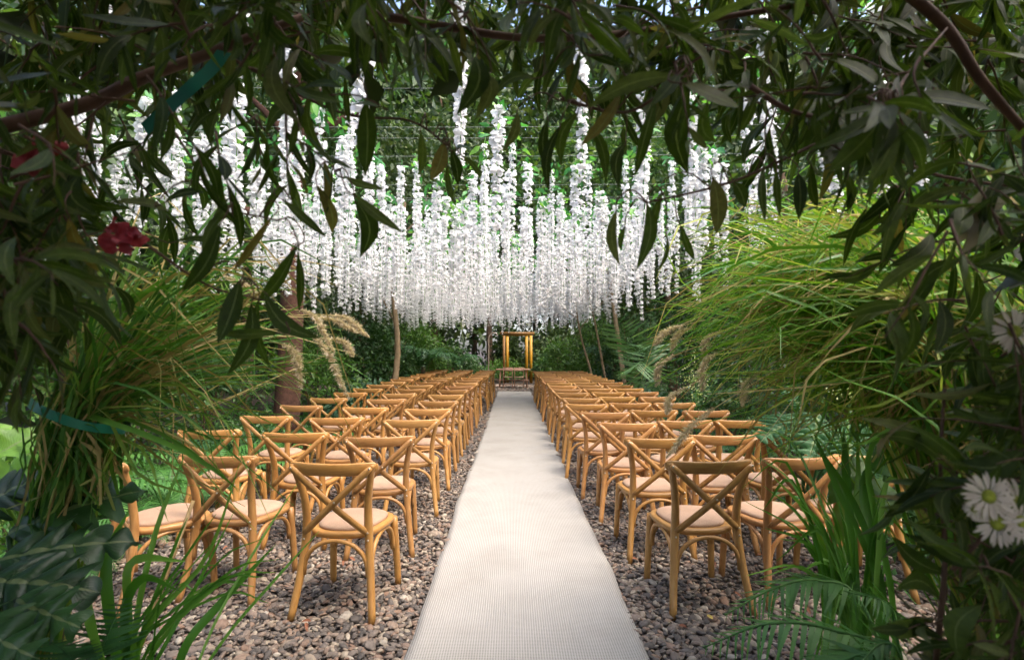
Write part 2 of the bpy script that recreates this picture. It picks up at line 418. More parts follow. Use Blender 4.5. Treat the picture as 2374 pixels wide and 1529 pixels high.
# runner: thin woven carpet following the bumps of the gravel
nx, ny = 26, 420
xs, ys = np.linspace(0, 1, nx), np.linspace(RY0, RY1, ny)
wl = .008*np.sin(ys*.8) + .005*np.sin(ys*1.9) + .006*np.sin(ys*4.3+1) + .004*np.sin(ys*9.1+.4); wr = .008*np.sin(ys*.7+1) + .006*np.sin(ys*1.5+2) + .006*np.sin(ys*3.7) + .004*np.sin(ys*8.3+2)
X = (RX0 + wl)[:, None] * (1 - xs) + (RX1 + wr)[:, None] * xs; Y = np.repeat(ys[:, None], nx, 1)
Z = .036 + .002*np.sin(Y*2.3+1.3*np.sin(X*1.7))*np.sin(Y*.9) + .004*np.exp(-((Y-6.1-.3*X)/.05)**2) + .005*np.exp(-((Y-8.4+.2*X)/.06)**2) + .005*np.exp(-((Y-11.2)/.06)**2) + .003*np.sin(X*7+Y*2.1) + .003*np.sin(Y*5.3+X*3) + .0025*np.sin(Y*13+X*2) * np.sin(X*9)
Z -= .012 * np.clip((np.abs(xs - .5) - .47) / .03, 0, 1) ** 2
top = np.stack([X, Y, Z], -1).reshape(-1, 3); botm = top - (0, 0, .007)
i = np.arange((ny-1)*nx).reshape(ny-1, nx)[:, :-1].ravel(); q = np.stack([i, i+1, i+nx+1, i+nx], -1)
ring = np.concatenate([np.arange(nx), np.arange(1, ny)*nx+nx-1, (ny-1)*nx+np.arange(nx-2, -1, -1), np.arange(ny-2, 0, -1)*nx])
n0 = nx*ny; rn = np.roll(ring, -1)
mb = MB(); mb.add(np.concatenate([top, botm]), [q, q[:, ::-1] + n0, np.stack([ring + n0, rn + n0, rn, ring], -1)])
tag(obj('aisle_runner', mb.mesh('aisle_runner', M['runner'])), 'long white woven carpet runner down the aisle to the table', 'carpet')

# ------------------------------------------------------------------ cross-back chairs
def bx_leg():
    parts = {}
    SEAT = .455
    # seat ring: rounded trapezoid
    def outline(wf, wb, y0, y1, n=40, e=3.4):
        o = []
        for k in range(n):
            a = 2*math.pi*k/n; c, s = math.cos(a), math.sin(a)
            r = (abs(c)**e + abs(s)**e) ** (-1/e); x, y = r*c, r*s
            yy = (y+1)/2; wd = wb + (wf-wb)*yy
            o.append((x*wd, y0+(y1-y0)*yy + .012*(1-x*x)*(1 if y > 0 else -1)))
        return np.array(o)
    n = 40; o = outline(.225, .19, -.205, .215, n)
    prof = [(.93, -.034), (.985, -.028), (1., -.016), (1., -.006), (.985, .001), (.95, .004), (.86, .004)]
    V, F = [], []
    for s, z in prof: V += [(x*s, y*s, SEAT+z) for x, y in o]
    for j in range(len(prof)-1):
        for k in range(n): F.append([j*n+k, j*n+(k+1) % n, (j+1)*n+(k+1) % n, (j+1)*n+k])
    mb = MB().add(V, [np.array(F), np.array([list(range(n))[::-1]]), np.array([list(range((len(prof)-1)*n, len(prof)*n))])])
    parts['seat_frame'] = [mb.mesh('seat_frame', M['honey_x'])]
    o = outline(.193, .162, -.172, .188, n, 2.8); V, F = [], []
    prof = [(1., .004), (1.012, .012), (.99, .021), (.92, .028), (.75, .033), (.5, .036), (.2, .037)]
    for s, z in prof: V += [(x*s, y*s+.004, SEAT+z) for x, y in o]
    for j in range(len(prof)-1):
        for k in range(n): F.append([j*n+k, j*n+(k+1) % n, (j+1)*n+(k+1) % n, (j+1)*n+k])
    mb = MB().add(V, [np.array(F), np.array([list(range((len(prof)-1)*n, len(prof)*n))])])
    parts['cushion'] = [mb.mesh('cushion', M['linen'])]
    parts['back_post'] = []; parts['leg'] = []; parts['brace'] = []; parts['cross_slat'] = []; parts['screw'] = []
    for s in (-1, 1):
        p = spline([(s*.222, -.285, -.012), (s*.197, -.235, .2), (s*.178, -.207, .40), (s*.172, -.205, .52), (s*.178, -.225, .66), (s*.205, -.262, .80), (s*.222, -.283, .865)], 22)
        parts['back_post'].append(tube(MB(), p, np.interp(np.linspace(0, 1, 22), [0, .45, 1], [.0195, .0235, .0165]), 10).mesh('back_post', M['honey']))
        p = spline([(s*.205, .215, -.012), (s*.198, .198, .2), (s*.188, .175, .435)], 9)
        parts['leg'].append(tube(MB(), p, np.linspace(.0190, .0225, 9), 10).mesh('leg', M['honey']))
    # bent braces under the seat
    def arch(a, b, z0, z1, mx=.75):
        a, b = np.array(a), np.array(b); L = []
        for tt in np.linspace(-1, 1, 21):
            u = np.sign(tt)*abs(tt)
            ang = (tt+1)/2*math.pi
            x = -math.cos(ang); z = math.sin(ang) ** .75
            q = (a+b)/2 + (b-a)/2*x
            L.append((q[0], q[1], z0 + (z1-z0)*z))
        return tube(MB(), L, .0125, 8).mesh('brace', M['honey'])
    parts['brace'].append(arch((-.176, -.226), (.176, -.226), .225, .418)); parts['brace'].append(arch((-.178, .18), (.178, .18), .235, .418))
    for s in (-1, 1): parts['brace'].append(arch((s*.188, -.20), (s*.188, .165), .235, .418))
    # top rail: bowed, rounded ends
    nx_, V, F = 25, [], []
    for k in range(nx_):
        u = -1+2*k/(nx_-1); x = u*.245; bow = -.302 - .040*(1-u*u) + .012*u*u
        hh = .036*(1-.25*abs(u)**6) - (.010 if abs(u) > .99 else 0); th = .011 if abs(u) < .99 else .007
        zc = .838 + .020*u*u*0 + .010*abs(u)**3
        for dy, dz in ((-th, -hh+.008), (-th*.6, -hh), (th*.6, -hh), (th, -hh+.008), (th, hh-.008), (th*.5, hh), (-th*.5, hh), (-th, hh-.008)):
            V.append((x, bow+dy+.028+ dz*-.22, zc+dz))
    for k in range(nx_-1):
        for j in range(8): F.append([k*8+j, k*8+(j+1) % 8, (k+1)*8+(j+1) % 8, (k+1)*8+j])
    mb = MB().add(V, [np.array(F), np.array([list(range(8))[::-1]]), np.array([list(range((nx_-1)*8, nx_*8))])])
    parts['top_rail'] = [mb.mesh('top_rail', M['honey_x'])]
    # crossed slats on the rear
    for s in (-1, 1):
        V, F, ns = [], [], 17
        for k in range(ns):
            u = k/(ns-1); x = s*(.222 - .400*u); z = .852 - .395*u
            bl = .045*math.sin(math.pi*min(1, u*1.02))
            y = -.302 + (.302-.222)*u - bl*.55 - (.007 if s > 0 else -.003)
            hw = .0175 if 0 < k < ns-1 else .012; nx0, nz0 = .395, s*.400
            L = math.hypot(nx0, nz0); nx0, nz0 = nx0/L*hw, nz0/L*hw
            # strip normal ~ y
            for sx, dy in ((-1, -.0045), (1, -.0045), (1, .0045), (-1, .0045)):
                V.append((x+sx*nx0, y+dy, z-sx*nz0))
        for k in range(ns-1):
            for j in range(4): F.append([k*4+j, k*4+(j+1) % 4, (k+1)*4+(j+1) % 4, (k+1)*4+j])
        mb = MB().add(V, [np.array(F), np.array([[3, 2, 1, 0]]), np.array([[(ns-1)*4, (ns-1)*4+1, (ns-1)*4+2, (ns-1)*4+3]])])
        parts['cross_slat'].append(mb.mesh('cross_slat', M['honey'], False))
    sv, sf = ico(1); sv = sv * (.0062, .0035, .0062)
    for x, y, z in ((-.216, -.309, .846), (.216, -.318, .846), (.022, -.305, .655), (-.176, -.232, .468), (.176, -.232, .468), (-.178, -.229, .425), (.178, -.229, .425)):
        parts['screw'].append(MB().add(sv + (x, y, z), sf).mesh('screw', M['metal']))
    return parts
CH = bx_leg()
def chair(x, y, rz, label, group, full=True, tilt=0):
    r = empty('crossback_chair', (x, y, .012), rz); r.rotation_euler = (tilt*.4, tilt, rz); r.scale = (1.07, 1.04, 1.)
    tag(r, label, 'chair', group)
    tint = random.uniform(.82, 1.1); tint = (tint, tint*random.uniform(.94, 1.03), tint*random.uniform(.85, 1.1), 1)
    for nm, ms in CH.items():
        if nm == 'screw' and not full: continue
        for me in ms:
            if nm == 'cushion': continue
            o = obj(nm, me, r); o.color = tint
            if nm == 'seat_frame': obj('cushion', CH['cushion'][0], o)
    return r
NL, NR = 16, 17
for i in range(NL):
    y0 = 3.07 + .30 + i * .925
    for j, (xc, dy) in enumerate(((-.955, 0), (-1.67, .19), (-2.40, .34))):
        xc2 = xc + (.10 if i > 10 else .02 * (i > 1)) + (max(0, i - 11) * .022) - (.03 if (i < 2 and j == 0) else 0)
        yy = y0 + dy + random.uniform(-.035, .035); rz = R(random.uniform(-4, 4)) + R((3, -1, -4)[j])
        if (i, j) == (0, 2): xc2, yy, rz = -2.20, 3.45, R(-40)
        if (i, j) == (0, 0): rz = R(-6)
        if (i, j) == (0, 1): rz = R(-8); xc2 -= .06
        where = ('beside the runner', 'middle of its row', 'fern end of the row')[j]
        chair(xc2 + random.uniform(-.02, .02), yy, rz, f'wooden cross-back chair, {ORD[i]} row from the arch, left side, {where}', 'chairs left of the runner', i < 5, R(random.uniform(-.6, .6)))
for i in range(NR):
    y0 = 3.09 + .30 + i * .815
    for j, (xc, dy) in enumerate(((1.13, 0), (1.665, .16), (2.19, .18))):
        xc2 = xc - min(i, 4) * .055 + (.0 if j == 0 else -.005 * i) + random.uniform(-.02, .02)
        yy = y0 + dy + random.uniform(-.035, .035); rz = R(random.uniform(-4, 4)) + R((-2, 2, 3)[j])
        if (i, j) == (0, 0): rz = R(4)
        if (i, j) == (0, 1): rz = R(11)
        where = ('beside the runner', 'middle of its row', 'shrub end of the row')[j]
        chair(xc2, yy, rz, f'wooden cross-back chair, {ORD[i]} row from the arch, right side, {where}', 'chairs right of the runner', i < 5, R(random.uniform(-.6, .6)))

# ------------------------------------------------------------------ far end: table, two chairs, ochre gateway, hook
tb = tag(empty('signing_table', (.05, 21.7, 0)), 'narrow rustic wooden table past the far end of the runner', 'table'); tb.scale = (1.1, 1.1, 1.04)
mb = MB(); [box(mb, (0, dy, .715), (1.25, .17, .035)) for dy in (-.18, 0, .18)]
obj('table_top', mb.mesh('table_top', M['tablewood'], False), tb)
for sx in (-1, 1):
    for sy in (-1, 1): obj('leg', tube(MB(), [(sx*.50, sy*.2, -.02), (sx*.46, sy*.17, .70)], .028, 7).mesh('leg', M['tablewood']), tb)
    obj('stretcher', box(MB(), (sx*.485, 0, .30), (.04, .46, .05)).mesh('stretcher', M['tablewood'], False), tb)
obj('stretcher', box(MB(), (0, 0, .30), (1.15, .05, .05)).mesh('stretcher', M['tablewood'], False), tb)
def fold_chair(x, y, label):
    r = tag(empty('slatted_chair', (x, y, 0)), label, 'chair', 'chairs at the far table')
    for sx in (-1, 1):
        obj('back_post', tube(MB(), [(sx*.18, -.2, -.02), (sx*.175, -.17, .45), (sx*.18, -.26, .84)], .016, 6).mesh('back_post', M['tablewood']), r)
        obj('leg', tube(MB(), [(sx*.19, .2, -.02), (sx*.18, .17, .44)], .016, 6).mesh('leg', M['tablewood']), r)
    obj('seat', box(MB(), (0, 0, .45), (.38, .38, .03)).mesh('seat', M['linen'], False), r)
    for z, yy in ((.81, -.255), (.72, -.232)): obj('back_slat', box(MB(), (0, yy, z), (.37, .016, .055)).mesh('back_slat', M['tablewood'], False), r)
    obj('stretcher', box(MB(), (0, -.185, .16), (.34, .02, .025)).mesh('stretcher', M['tablewood'], False), r)
fold_chair(-.16, 21.45, 'small slatted wooden chair drawn up to the far table, on the fern side')
fold_chair(.28, 21.42, 'small slatted wooden chair drawn up to the far table, on the palm side')
ga = tag(empty('garden_gateway', (.24, 25.2, 0)), 'ochre painted gateway frame behind the far table', 'gateway')
for x, w_, y_, mt in ((-.46, .13, .5, 'ochre'), (.46, .13, .5, 'ochre'), (-.61, .11, -.1, 'brownpaint'), (.64, .13, -.1, 'ochre')):
    obj('post', box(MB(), (x, y_, 1.09), (w_, .15, 2.2)).mesh('post', M[mt], False), ga)
obj('lintel', box(MB(), (0, .5, 2.27), (1.4, .17, .16)).mesh('lintel', M['ochre'], False), ga)
obj('lintel', box(MB(), (0, -.1, 2.29), (1.6, .16, .14)).mesh('lintel', M['brownpaint'], False), ga)
hk = spline([(0, 0, 0), (0, 0, 1.2), (0, 0, 1.95), (.06, 0, 2.14), (.20, 0, 2.24), (.33, 0, 2.2), (.36, 0, 2.12)], 26)
tag(obj('shepherd_hook', tube(MB(), hk, .022, 7).mesh('shepherd_hook', M['hook']), loc=(-.98, 22.6, 0)), 'thin hooked iron pole standing left of the ochre gateway', 'pole')

# ------------------------------------------------------------------ wisteria garlands on wires
def petal_t(seg=2, seed=0):
    r = np.random.default_rng(seed); V = []
    for i in range(seg+1):
        for j in range(seg+1):
            u, v = -1+2*j/seg, i/seg
            wd = (.22 + .78*math.sin(math.pi*min(1, v*.62+.12))) * .5
            V.append((u*wd, v, .18*math.sin(v*3)+.22*u*u*v - .30*v*v + r.normal(0, .05)))
    F = [[i*(seg+1)+j, i*(seg+1)+j+1, (i+1)*(seg+1)+j+1, (i+1)*(seg+1)+j] for i in range(seg) for j in range(seg)]
    return np.array(V), np.array(F)
def strand(length, seed, seg=2, npet=15, dens=1.):
    r = np.random.default_rng(seed); mb = MB(); z = -.12; cents = []
    sway = r.normal(0, .018, 2)
    while z > -length:
        u = -z/length; rad = .044 * (1.05 - .42*u**2) * r.uniform(.8, 1.2) * (1 + .35*math.sin(seed*2.3)**3)
        cents.append((sway[0]*math.sin(u*3)+r.normal(0, .005), sway[1]*math.sin(u*2.5)+r.normal(0, .005), z, rad))
        z -= r.uniform(.072, .098) / dens
    for cx, cy_, cz, rad in cents:
        n = npet; a = np.arange(n)/n*2*math.pi*2.0 + r.uniform(0, 6, n)*.25; el = r.uniform(-.75, .85, n)
        d = np.stack([np.cos(a)*np.cos(el), np.sin(a)*np.cos(el), np.sin(el)], -1)
        up = np.stack([r.normal(0, .6, n), r.normal(0, .6, n), np.ones(n)], -1)
        s = rad * r.uniform(.75, 1.25, n)
        tv, tf = petal_t(seg, seed*31 % 17)
        O = np.array([cx, cy_, cz]) + d*.008 + np.stack([0*a, 0*a, r.normal(0, .012, n)], -1)
        mb.add(*rep(tv, tf, frames(d, up, s*r.uniform(.85, 1.15, n), s, s), O))
    return mb, cents
TUFT = {}
LT3 = leaf_t(.42, 3, .25, .2, 0, .4)
def tuft_mesh(seed):
    r = np.random.default_rng(seed); mb = MB(); n = 16
    a = r.uniform(0, 6.28, n); el = r.uniform(-1.2, .3, n); d = np.stack([np.cos(a)*np.cos(el), np.sin(a)*np.cos(el), np.sin(el)], -1)
    s = r.uniform(.07, .13, n); O = np.stack([r.normal(0, .05, n), r.normal(0, .05, n), r.uniform(-.28, .02, n)], -1)
    mb.add(*rep(LT3[0], LT3[1], frames(d, r.normal(0, 1, (n, 3)) + (0, 0, 1.), s*1.0, s, s), O)); return mb
NV = 14
lens = [1.02, 1.14, 1.22, 1.3, 1.36, 1.05, 1.42, 1.2, .9, 1.28, .82, 1.24, 1.46, 1.1]
S_hi, S_lo, S_stem, S_tuft = [], [], [], []
for k in range(NV):
    mb, ce = strand(lens[k], 100+k, 2, 15); S_hi.append(mb.mesh('blossoms', M['petal'], True))
    S_stem.append(tube(MB(), [(0, 0, 0)] + [(c[0], c[1], c[2]) for c in ce], .0035, 4).mesh('stem', M['garland_leaf']))
    S_tuft.append(tuft_mesh(300+k).mesh('leaves', M['garland_leaf']))
    S_lo.append(strand(lens[k], 100+k, 1, 13, .95)[0])
TUFT_lo = [tuft_mesh(300+k) for k in range(4)]
wires = []
y = 3.15
k = 0
strands = []
while y < 20.6:
    zw = 3.78 + .10*math.sin(k*1.7)
    xl, xr = (-4.5 if y < 8 else -3.75) + .12*math.sin(k*2.1), 2.75 + .2*math.sin(k*1.3)
    wires.append((y, zw, xl, xr))
    sp = (.70 if y < 4.2 else .37 if y < 6.2 else .27 if y < 8.2 else .22 if y < 10.5 else .19 if y < 13 else .165)
    x = xl
    while x < xr:
        if not (y < 6.0 and -1.1 < x < 1.9 and random.random() < .55):
            strands.append((x + random.uniform(-.12, .12), y + random.uniform(-.16, .16), zw + random.uniform(-.05, .03), k, random.randrange(NV)))
        x += sp * random.uniform(.75, 1.25)
    y += .62; k += 1
wsag = lambda x, xl, xr, zw: zw - .10 * (1 - ((x - (xl+xr)/2) / (6.5)) ** 2)
for i, (y, zw, xl, xr) in enumerate(wires):
    xs = np.linspace(-7.5, 7.0, 30); pts = np.stack([xs, 0*xs + y, [wsag(x, xl, xr, zw) + .03 for x in xs]], -1)
    tag(obj('garland_wire', tube(MB(), pts, .002, 4).mesh('garland_wire', M['wire'])), f'thin {ORD[i]} wire from the entrance carrying white wisteria across the garden', 'wire', 'wires carrying the wisteria')
strands.sort(key=lambda s: s[1])
fullcnt = min(300, len(strands)); rest = MB(); restL = MB()
per_wire = {}
for k_ in range(len(wires)):
    for o_, n_ in enumerate(sorted((n for n in range(len(strands)) if strands[n][3] == k_), key=lambda n: strands[n][0])): per_wire[n_] = o_
for n_, (x, y, z, k, v) in enumerate(strands):
    yw, zw, xl, xr = wires[k]; z = wsag(x, xl, xr, zw) + random.uniform(-.03, .02)
    a = random.uniform(0, 6.28); s = random.uniform(.86, 1.12)
    if n_ < fullcnt:
        side = 'left of the aisle' if x < -.9 else 'right of the aisle' if x > 1.0 else 'over the aisle'
        r = empty('wisteria_garland', (x, y, z), a); r.scale = (s, s, s)
        tag(r, f'white wisteria garland, {ORD[per_wire[n_]]} from the left on the {ORD[k]} wire from the entrance', 'garland', f'wisteria {side} on the {ORD[k]} wire')
        tag(obj('blossoms', S_hi[v], r), kind='stuff'); obj('stem', S_stem[v], r)
        if random.random() < .75: tag(obj('leaves', S_tuft[v], r), kind='stuff')
    else:
        c, q = math.cos(a)*s, math.sin(a)*s; m3 = np.array([[c, -q, 0], [q, c, 0], [0, 0, s]])
        src = S_lo[v]; rest.add(np.concatenate(src.V) @ m3.T + (x, y, z), src.F)
        if random.random() < .6:
            src = TUFT_lo[v % 4]; restL.add(np.concatenate(src.V) @ m3.T + (x, y, z), src.F)
ro = tag(obj('wisteria_mass', rest.mesh('wisteria_mass', M['petal'])), 'dense far mass of white wisteria strands above the far end of the aisle', 'garlands', kind='stuff')
tag(obj('leaves', restL.mesh('leaves', M['garland_leaf']), ro), kind='stuff')
print('strands', len(strands))

# ------------------------------------------------------------------ foliage builders
LQ = (np.array([(0, 0, 0), (.5, .5, .12), (0, 1, -.1), (-.5, .5, .12)]), np.array([[0, 1, 2], [0, 2, 3]]))
def crown(mb, r, c, rad, nclump, nper, leaf, wide=.5, hollow=.55, clump_r=.22, droop=.3):
    c, rad = np.array(c, float), np.array(rad, float)
    u = unit(r.normal(size=(nclump, 3))); q = r.uniform(hollow, 1.05, nclump) ** .8
    cc = u * q[:, None] * rad * (1 + .18*np.sin(u @ np.array([5., 3, 4]) + r.uniform(0, 6)))[:, None] + c
    n = nclump*nper
    O = np.repeat(cc, nper, 0) + r.normal(size=(n, 3)) * clump_r * rad.mean() * np.array([1, 1, .7])
    d = unit(r.normal(size=(n, 3)) + (O - c) / rad * .8 - (0, 0, droop)); s = leaf * np.exp(r.normal(0, .25, n))
    mb.add(*rep(LQ[0], LQ[1], frames(d, r.normal(size=(n, 3)) + (0, 0, .8), s*wide, s, s), O)); return mb
def trunk(mb, r, base, top, r0, r1, limbs=5, reach=1.2, n=9):
    base, top = np.array(base, float), np.array(top, float)
    mid = [base + (top-base)*u + np.append(r.normal(0, .012*np.linalg.norm(top-base), 2), 0)*(0 < u < 1) for u in (0, .3, .6, 1)]
    p = spline(mid, 14); tube(mb, p, np.linspace(r0, r1, 14), n)
    for k in range(limbs):
        a = r.uniform(0, 6.28); i = int(r.integers(7, 14)) - 1; q = p[i]; L = reach*r.uniform(.6, 1.2)
        e = q + L*np.array([math.cos(a), math.sin(a), r.uniform(.4, 1.)])
        tube(mb, spline([q, (q+e)/2 + r.normal(0, .08, 3)*L, e], 6), np.linspace(r1*.7, r1*.2, 6), 6)
    return mb

# woodland closing the garden at the back and the sides: one mass
r = np.random.default_rng(5); mb = MB(); tk = MB()
wood = []
for x in np.arange(-26, 27, 3.6): wood.append((x + r.uniform(-1, 1), r.uniform(28, 33), r.uniform(17, 23), 0))
for x in np.arange(-30, 31, 4.5): wood.append((x + r.uniform(-1, 1), r.uniform(38, 46), r.uniform(25, 32), 0))
for yy in np.arange(4, 28, 4.2):
    for s in (-1, 1): wood.append((s*r.uniform(11, 14.5), yy + r.uniform(-1, 1), r.uniform(9, 13), 1))
for x, yy, h, side in wood:
    gap = (not side) and -3.5 < x < 3.5 and yy < 36
    lo = 2.7 if gap else .6
    rx = r.uniform(2.6, 3.5)
    crown(mb, r, (x, yy, (h+lo)/2), (rx, rx, (h-lo)/2), int(6*h), 55, .46, .5, .5, .13 if not side else .18)
    trunk(tk, r, (x, yy, -.1), (x + r.uniform(-.5, .5), yy, h*.75), .22, .06, 3, 1.5, 7)
for x, yy, rx, h in ((-6.5, 26.5, 2.2, 3.4), (-9.5, 25, 2.4, 3.8), (5.2, 26.5, 2.2, 3.2), (8.5, 25.5, 2.6, 3.8), (-3.6, 27.5, 1.2, 1.3), (3.0, 27, 1.3, 2.6), (12, 24, 2.6, 4), (-13, 24, 2.6, 4), (.6, 33, 2.4, 1.2), (2.2, 29, 1.4, 2.6), (-4.6, 30, 1.6, 3.2), (-.2, 30, .5, 2.6)):
    crown(mb, r, (x, yy, h*.5), (rx, rx*.8, h*.55), 60, 50, .20, .5, .4, .22)
wd = tag(obj('woodland', mb.mesh('woodland', M['wood_leaf'], False)), 'dark green wood closing the garden behind and beside the chairs', 'woods', kind='stuff')
tag(obj('trunks', tk.mesh('trunks', M['bark']), wd), kind='stuff')

# trees one can tell apart by their trunks
def tree(name, label, base, top, r0, r1, bark, crowns, leafm, seed, leaf=.16, limbs=5):
    r = np.random.default_rng(seed); o = tag(empty(name, base), label, 'tree', 'trees beside the seating'); b0 = np.array(base)
    obj('trunk', trunk(MB(), r, (0, 0, -.1), np.array(top)-b0, r0, r1, limbs).mesh('trunk', M[bark]), o)
    mb = MB()
    for c, rad, nc in crowns: crown(mb, r, np.array(c)-b0, rad, nc, 60, leaf, .5, .45, .22)
    tag(obj('crown', mb.mesh('crown', M[leafm], False), o), kind='stuff'); return o
tree('red_barked_tree', 'thick tree with red fibrous bark behind the grass left of the chairs', (-3.85, 9.2, 0), (-3.7, 9.4, 7.2), .22, .14, 'bark_red', [((-3.7, 9.5, 8.0), (2.6, 2.4, 2.2), 110)], 'tree_leaf', 41)
tree('forked_tree', 'pale forked trunk rising from shrubs left of the middle rows', (-3.0, 13.4, 0), (-2.72, 13.6, 5.4), .085, .05, 'bark_pale', [((-2.9, 13.8, 6.2), (2.0, 2.0, 1.6), 90)], 'wood_leaf', 42)
tree('leaning_sapling', 'thin pale sapling leaning towards the aisle right of the far rows', (2.45, 15.2, 0), (1.75, 15.4, 3.4), .035, .02, 'bark_pale', [((1.9, 15.6, 5.0), (1.5, 1.5, 1.3), 70)], 'tree_leaf', 43, .13, 2)
tree('leaning_sapling', 'crooked thin sapling beside the leaning one right of the far rows', (2.75, 15.0, 0), (1.95, 14.6, 3.6), .035, .02, 'bark_pale', [((2.2, 14.6, 4.9), (1.4, 1.4, 1.2), 70)], 'wood_leaf', 44, .13, 2)
tree('slender_tree', 'slender straight grey trunk between the saplings and the palm', (2.85, 13.2, 0), (2.25, 13.6, 5.2), .065, .04, 'bark_pale', [((2.5, 13.8, 6.0), (2.0, 2.0, 1.5), 90)], 'tree_leaf', 45, .15, 3)
for i, (x, yy, h, cr, lm, lb) in enumerate(((-6.4, 5.4, 5.2, 2.3, 'tree_leaf', 'leafy tree on the far left behind the tied grass'), (-6.2, 12.5, 6.8, 2.6, 'wood_leaf', 'dark tree behind the left ferns past the red-barked trunk'), (-5.2, 18.5, 7, 2.6, 'wood_leaf', 'dark tree left of the far table'),
        (6.0, 5.0, 5.6, 2.4, 'tree_leaf', 'leafy tree behind the big grass on the right'), (5.8, 11.0, 6.6, 2.6, 'wood_leaf', 'dark tree behind the palm on the right'), (5.2, 17.5, 7, 2.7, 'wood_leaf', 'dark tree right of the far table'))):
    tree('garden_tree', lb, (x, yy, 0), (x*.96, yy, h*.8), .16, .07, 'bark', [((x, yy, h*.72), (cr, cr, h*.42), 130)], lm, 60+i, .17)

# shrubs in the borders
LT4 = leaf_t(.4, 3, .25, .2, 0, .45)
def shrub(name, label, x, yy, rx, h, mat, seed, leaf=.09, n=1400, group='border shrubs', ry=None, z0=0):
    r = np.random.default_rng(seed); o = tag(empty(name, (x, yy, z0)), label, 'shrub', group); mb = MB()
    st = MB()
    for k in range(6):
        a = r.uniform(0, 6.28); tube(st, spline([(0, 0, -.05), (math.cos(a)*rx*.25, math.sin(a)*rx*.25, h*.4), (math.cos(a)*rx*.6, math.sin(a)*rx*.6, h*.8)], 6), np.linspace(.018, .006, 6), 5)
    obj('stems', st.mesh('stems', M['bark']), o)
    ncl = max(14, n//28); u = unit(r.normal(size=(ncl, 3))); u[:, 2] = np.abs(u[:, 2])*1.2 - .35
    cc = u * r.uniform(.55, 1.02, ncl)[:, None] * np.array([rx, ry or rx, h*.55]) * (1+.2*np.sin(u @ np.array([6., 4, 5])+seed))[:, None] + (0, 0, h*.5)
    N_ = ncl*28; O = np.repeat(cc, 28, 0) + r.normal(size=(N_, 3))*rx*.15
    d = unit(r.normal(size=(N_, 3)) + (O-(0, 0, h*.4))*.7/rx - (0, 0, .2)); s = leaf*np.exp(r.normal(0, .25, N_))
    mb.add(*rep(LT4[0], LT4[1], frames(d, r.normal(size=(N_, 3))*.6 + (0, 0, 1.), s, s, s), O))
    tag(obj('foliage', mb.mesh('foliage', M[mat]), o), kind='stuff'); return o
SH = [
 (-4.2, 11.5, .9, 1.9, 'shrub_mid', .10, 'rounded green shrub behind the red-barked trunk'), (-3.6, 15.3, 1.0, 2.2, 'shrub_dark', .11, 'dark rounded shrub right behind the forked trunk'),
 (-2.9, 17.6, .9, 2.3, 'shrub_mid', .12, 'mossy green shrub left of the last rows'), (-4.6, 14.5, 1.2, 2.6, 'shrub_dark', .12, 'tall dark shrub behind the forked trunk'),
 (-2.3, 20.2, .8, 1.7, 'shrub_dark', .11, 'dark low shrub left of the far table'), (-3.9, 19.6, 1.2, 2.6, 'shrub_mid', .12, 'leafy shrub far left of the table'),
 (-3.5, 12.6, .55, .75, 'shrub_blue', .12, 'low bluish plant at the foot of the forked trunk'), (-3.2, 10.9, .5, .65, 'shrub_blue', .13, 'low bluish broad-leaved plant left of the middle rows'),
 (-4.9, 8.6, 1.0, 1.9, 'shrub_dark', .09, 'dark shrub left of the red-barked trunk'), (-5.2, 6.6, 1.0, 1.8, 'shrub_mid', .09, 'mid green shrub behind the left ferns'),
 (-3.9, 4.3, .7, .9, 'shrub_mid', .07, 'low leafy shrub behind the tied grass'), (-3.4, 3.2, .55, .8, 'shrub_mid', .07, 'low bright shrub beside the turned chair'),
 (1.75, 20.2, .8, 1.9, 'shrub_mid', .12, 'yellow-green shrub right of the ochre gateway'), (3.0, 19.0, 1.2, 2.6, 'shrub_mid', .12, 'tall leafy shrub right of the far table'),
 (3.5, 16.0, 1.1, 2.7, 'shrub_dark', .11, 'dark tall shrub behind the leaning saplings'), (2.75, 16.8, .6, .8, 'shrub_blue', .12, 'low bluish plant at the foot of the saplings'),
 (3.9, 12.6, 1.1, 2.7, 'shrub_dark', .10, 'dark shrub behind the palm'), (3.0, 11.3, .5, .7, 'shrub_blue', .11, 'low bluish plant beside the palm'),
 (4.3, 9.3, 1.1, 2.4, 'shrub_dark', .09, 'dark shrub to the right of the palm'), (3.35, 8.4, .6, 1.0, 'shrub_dark', .09, 'small dark shrub in front of the palm'),
 (4.2, 6.6, 1.0, 1.9, 'shrub_dark', .09, 'dark shrub behind the drooping grass plumes'), (3.2, 6.2, .5, .7, 'shrub_mid', .06, 'low bright green plant under the seed plumes'),
 (3.6, 4.4, .8, 1.3, 'shrub_dark', .08, 'dark shrub in the shade below the big grass'), (3.0, 3.3, .55, .8, 'shrub_dark', .08, 'low dark plant beside the end chairs on the right'),
 (-3.55, 7.2, .5, .6, 'shrub_dark', .07, 'low dark plant under the ferns on the left'), (-1.75, 23.6, .7, 1.1, 'shrub_dark', .11, 'dark low shrub beside the hooked pole'),
 (1.5, 23.9, .6, 1.3, 'shrub_dark', .11, 'dark low shrub against the gateway post'), (-.3, 26.6, 1.1, .95, 'shrub_mid', .12, 'sunny low shrub seen through the ochre gateway')]
for i, (x, yy, rx, h, mt, lf, lb) in enumerate(SH):
    shrub('border_shrub', lb, x, yy, rx, h, mt, 500+i, lf, int(900 + 900*rx*h))

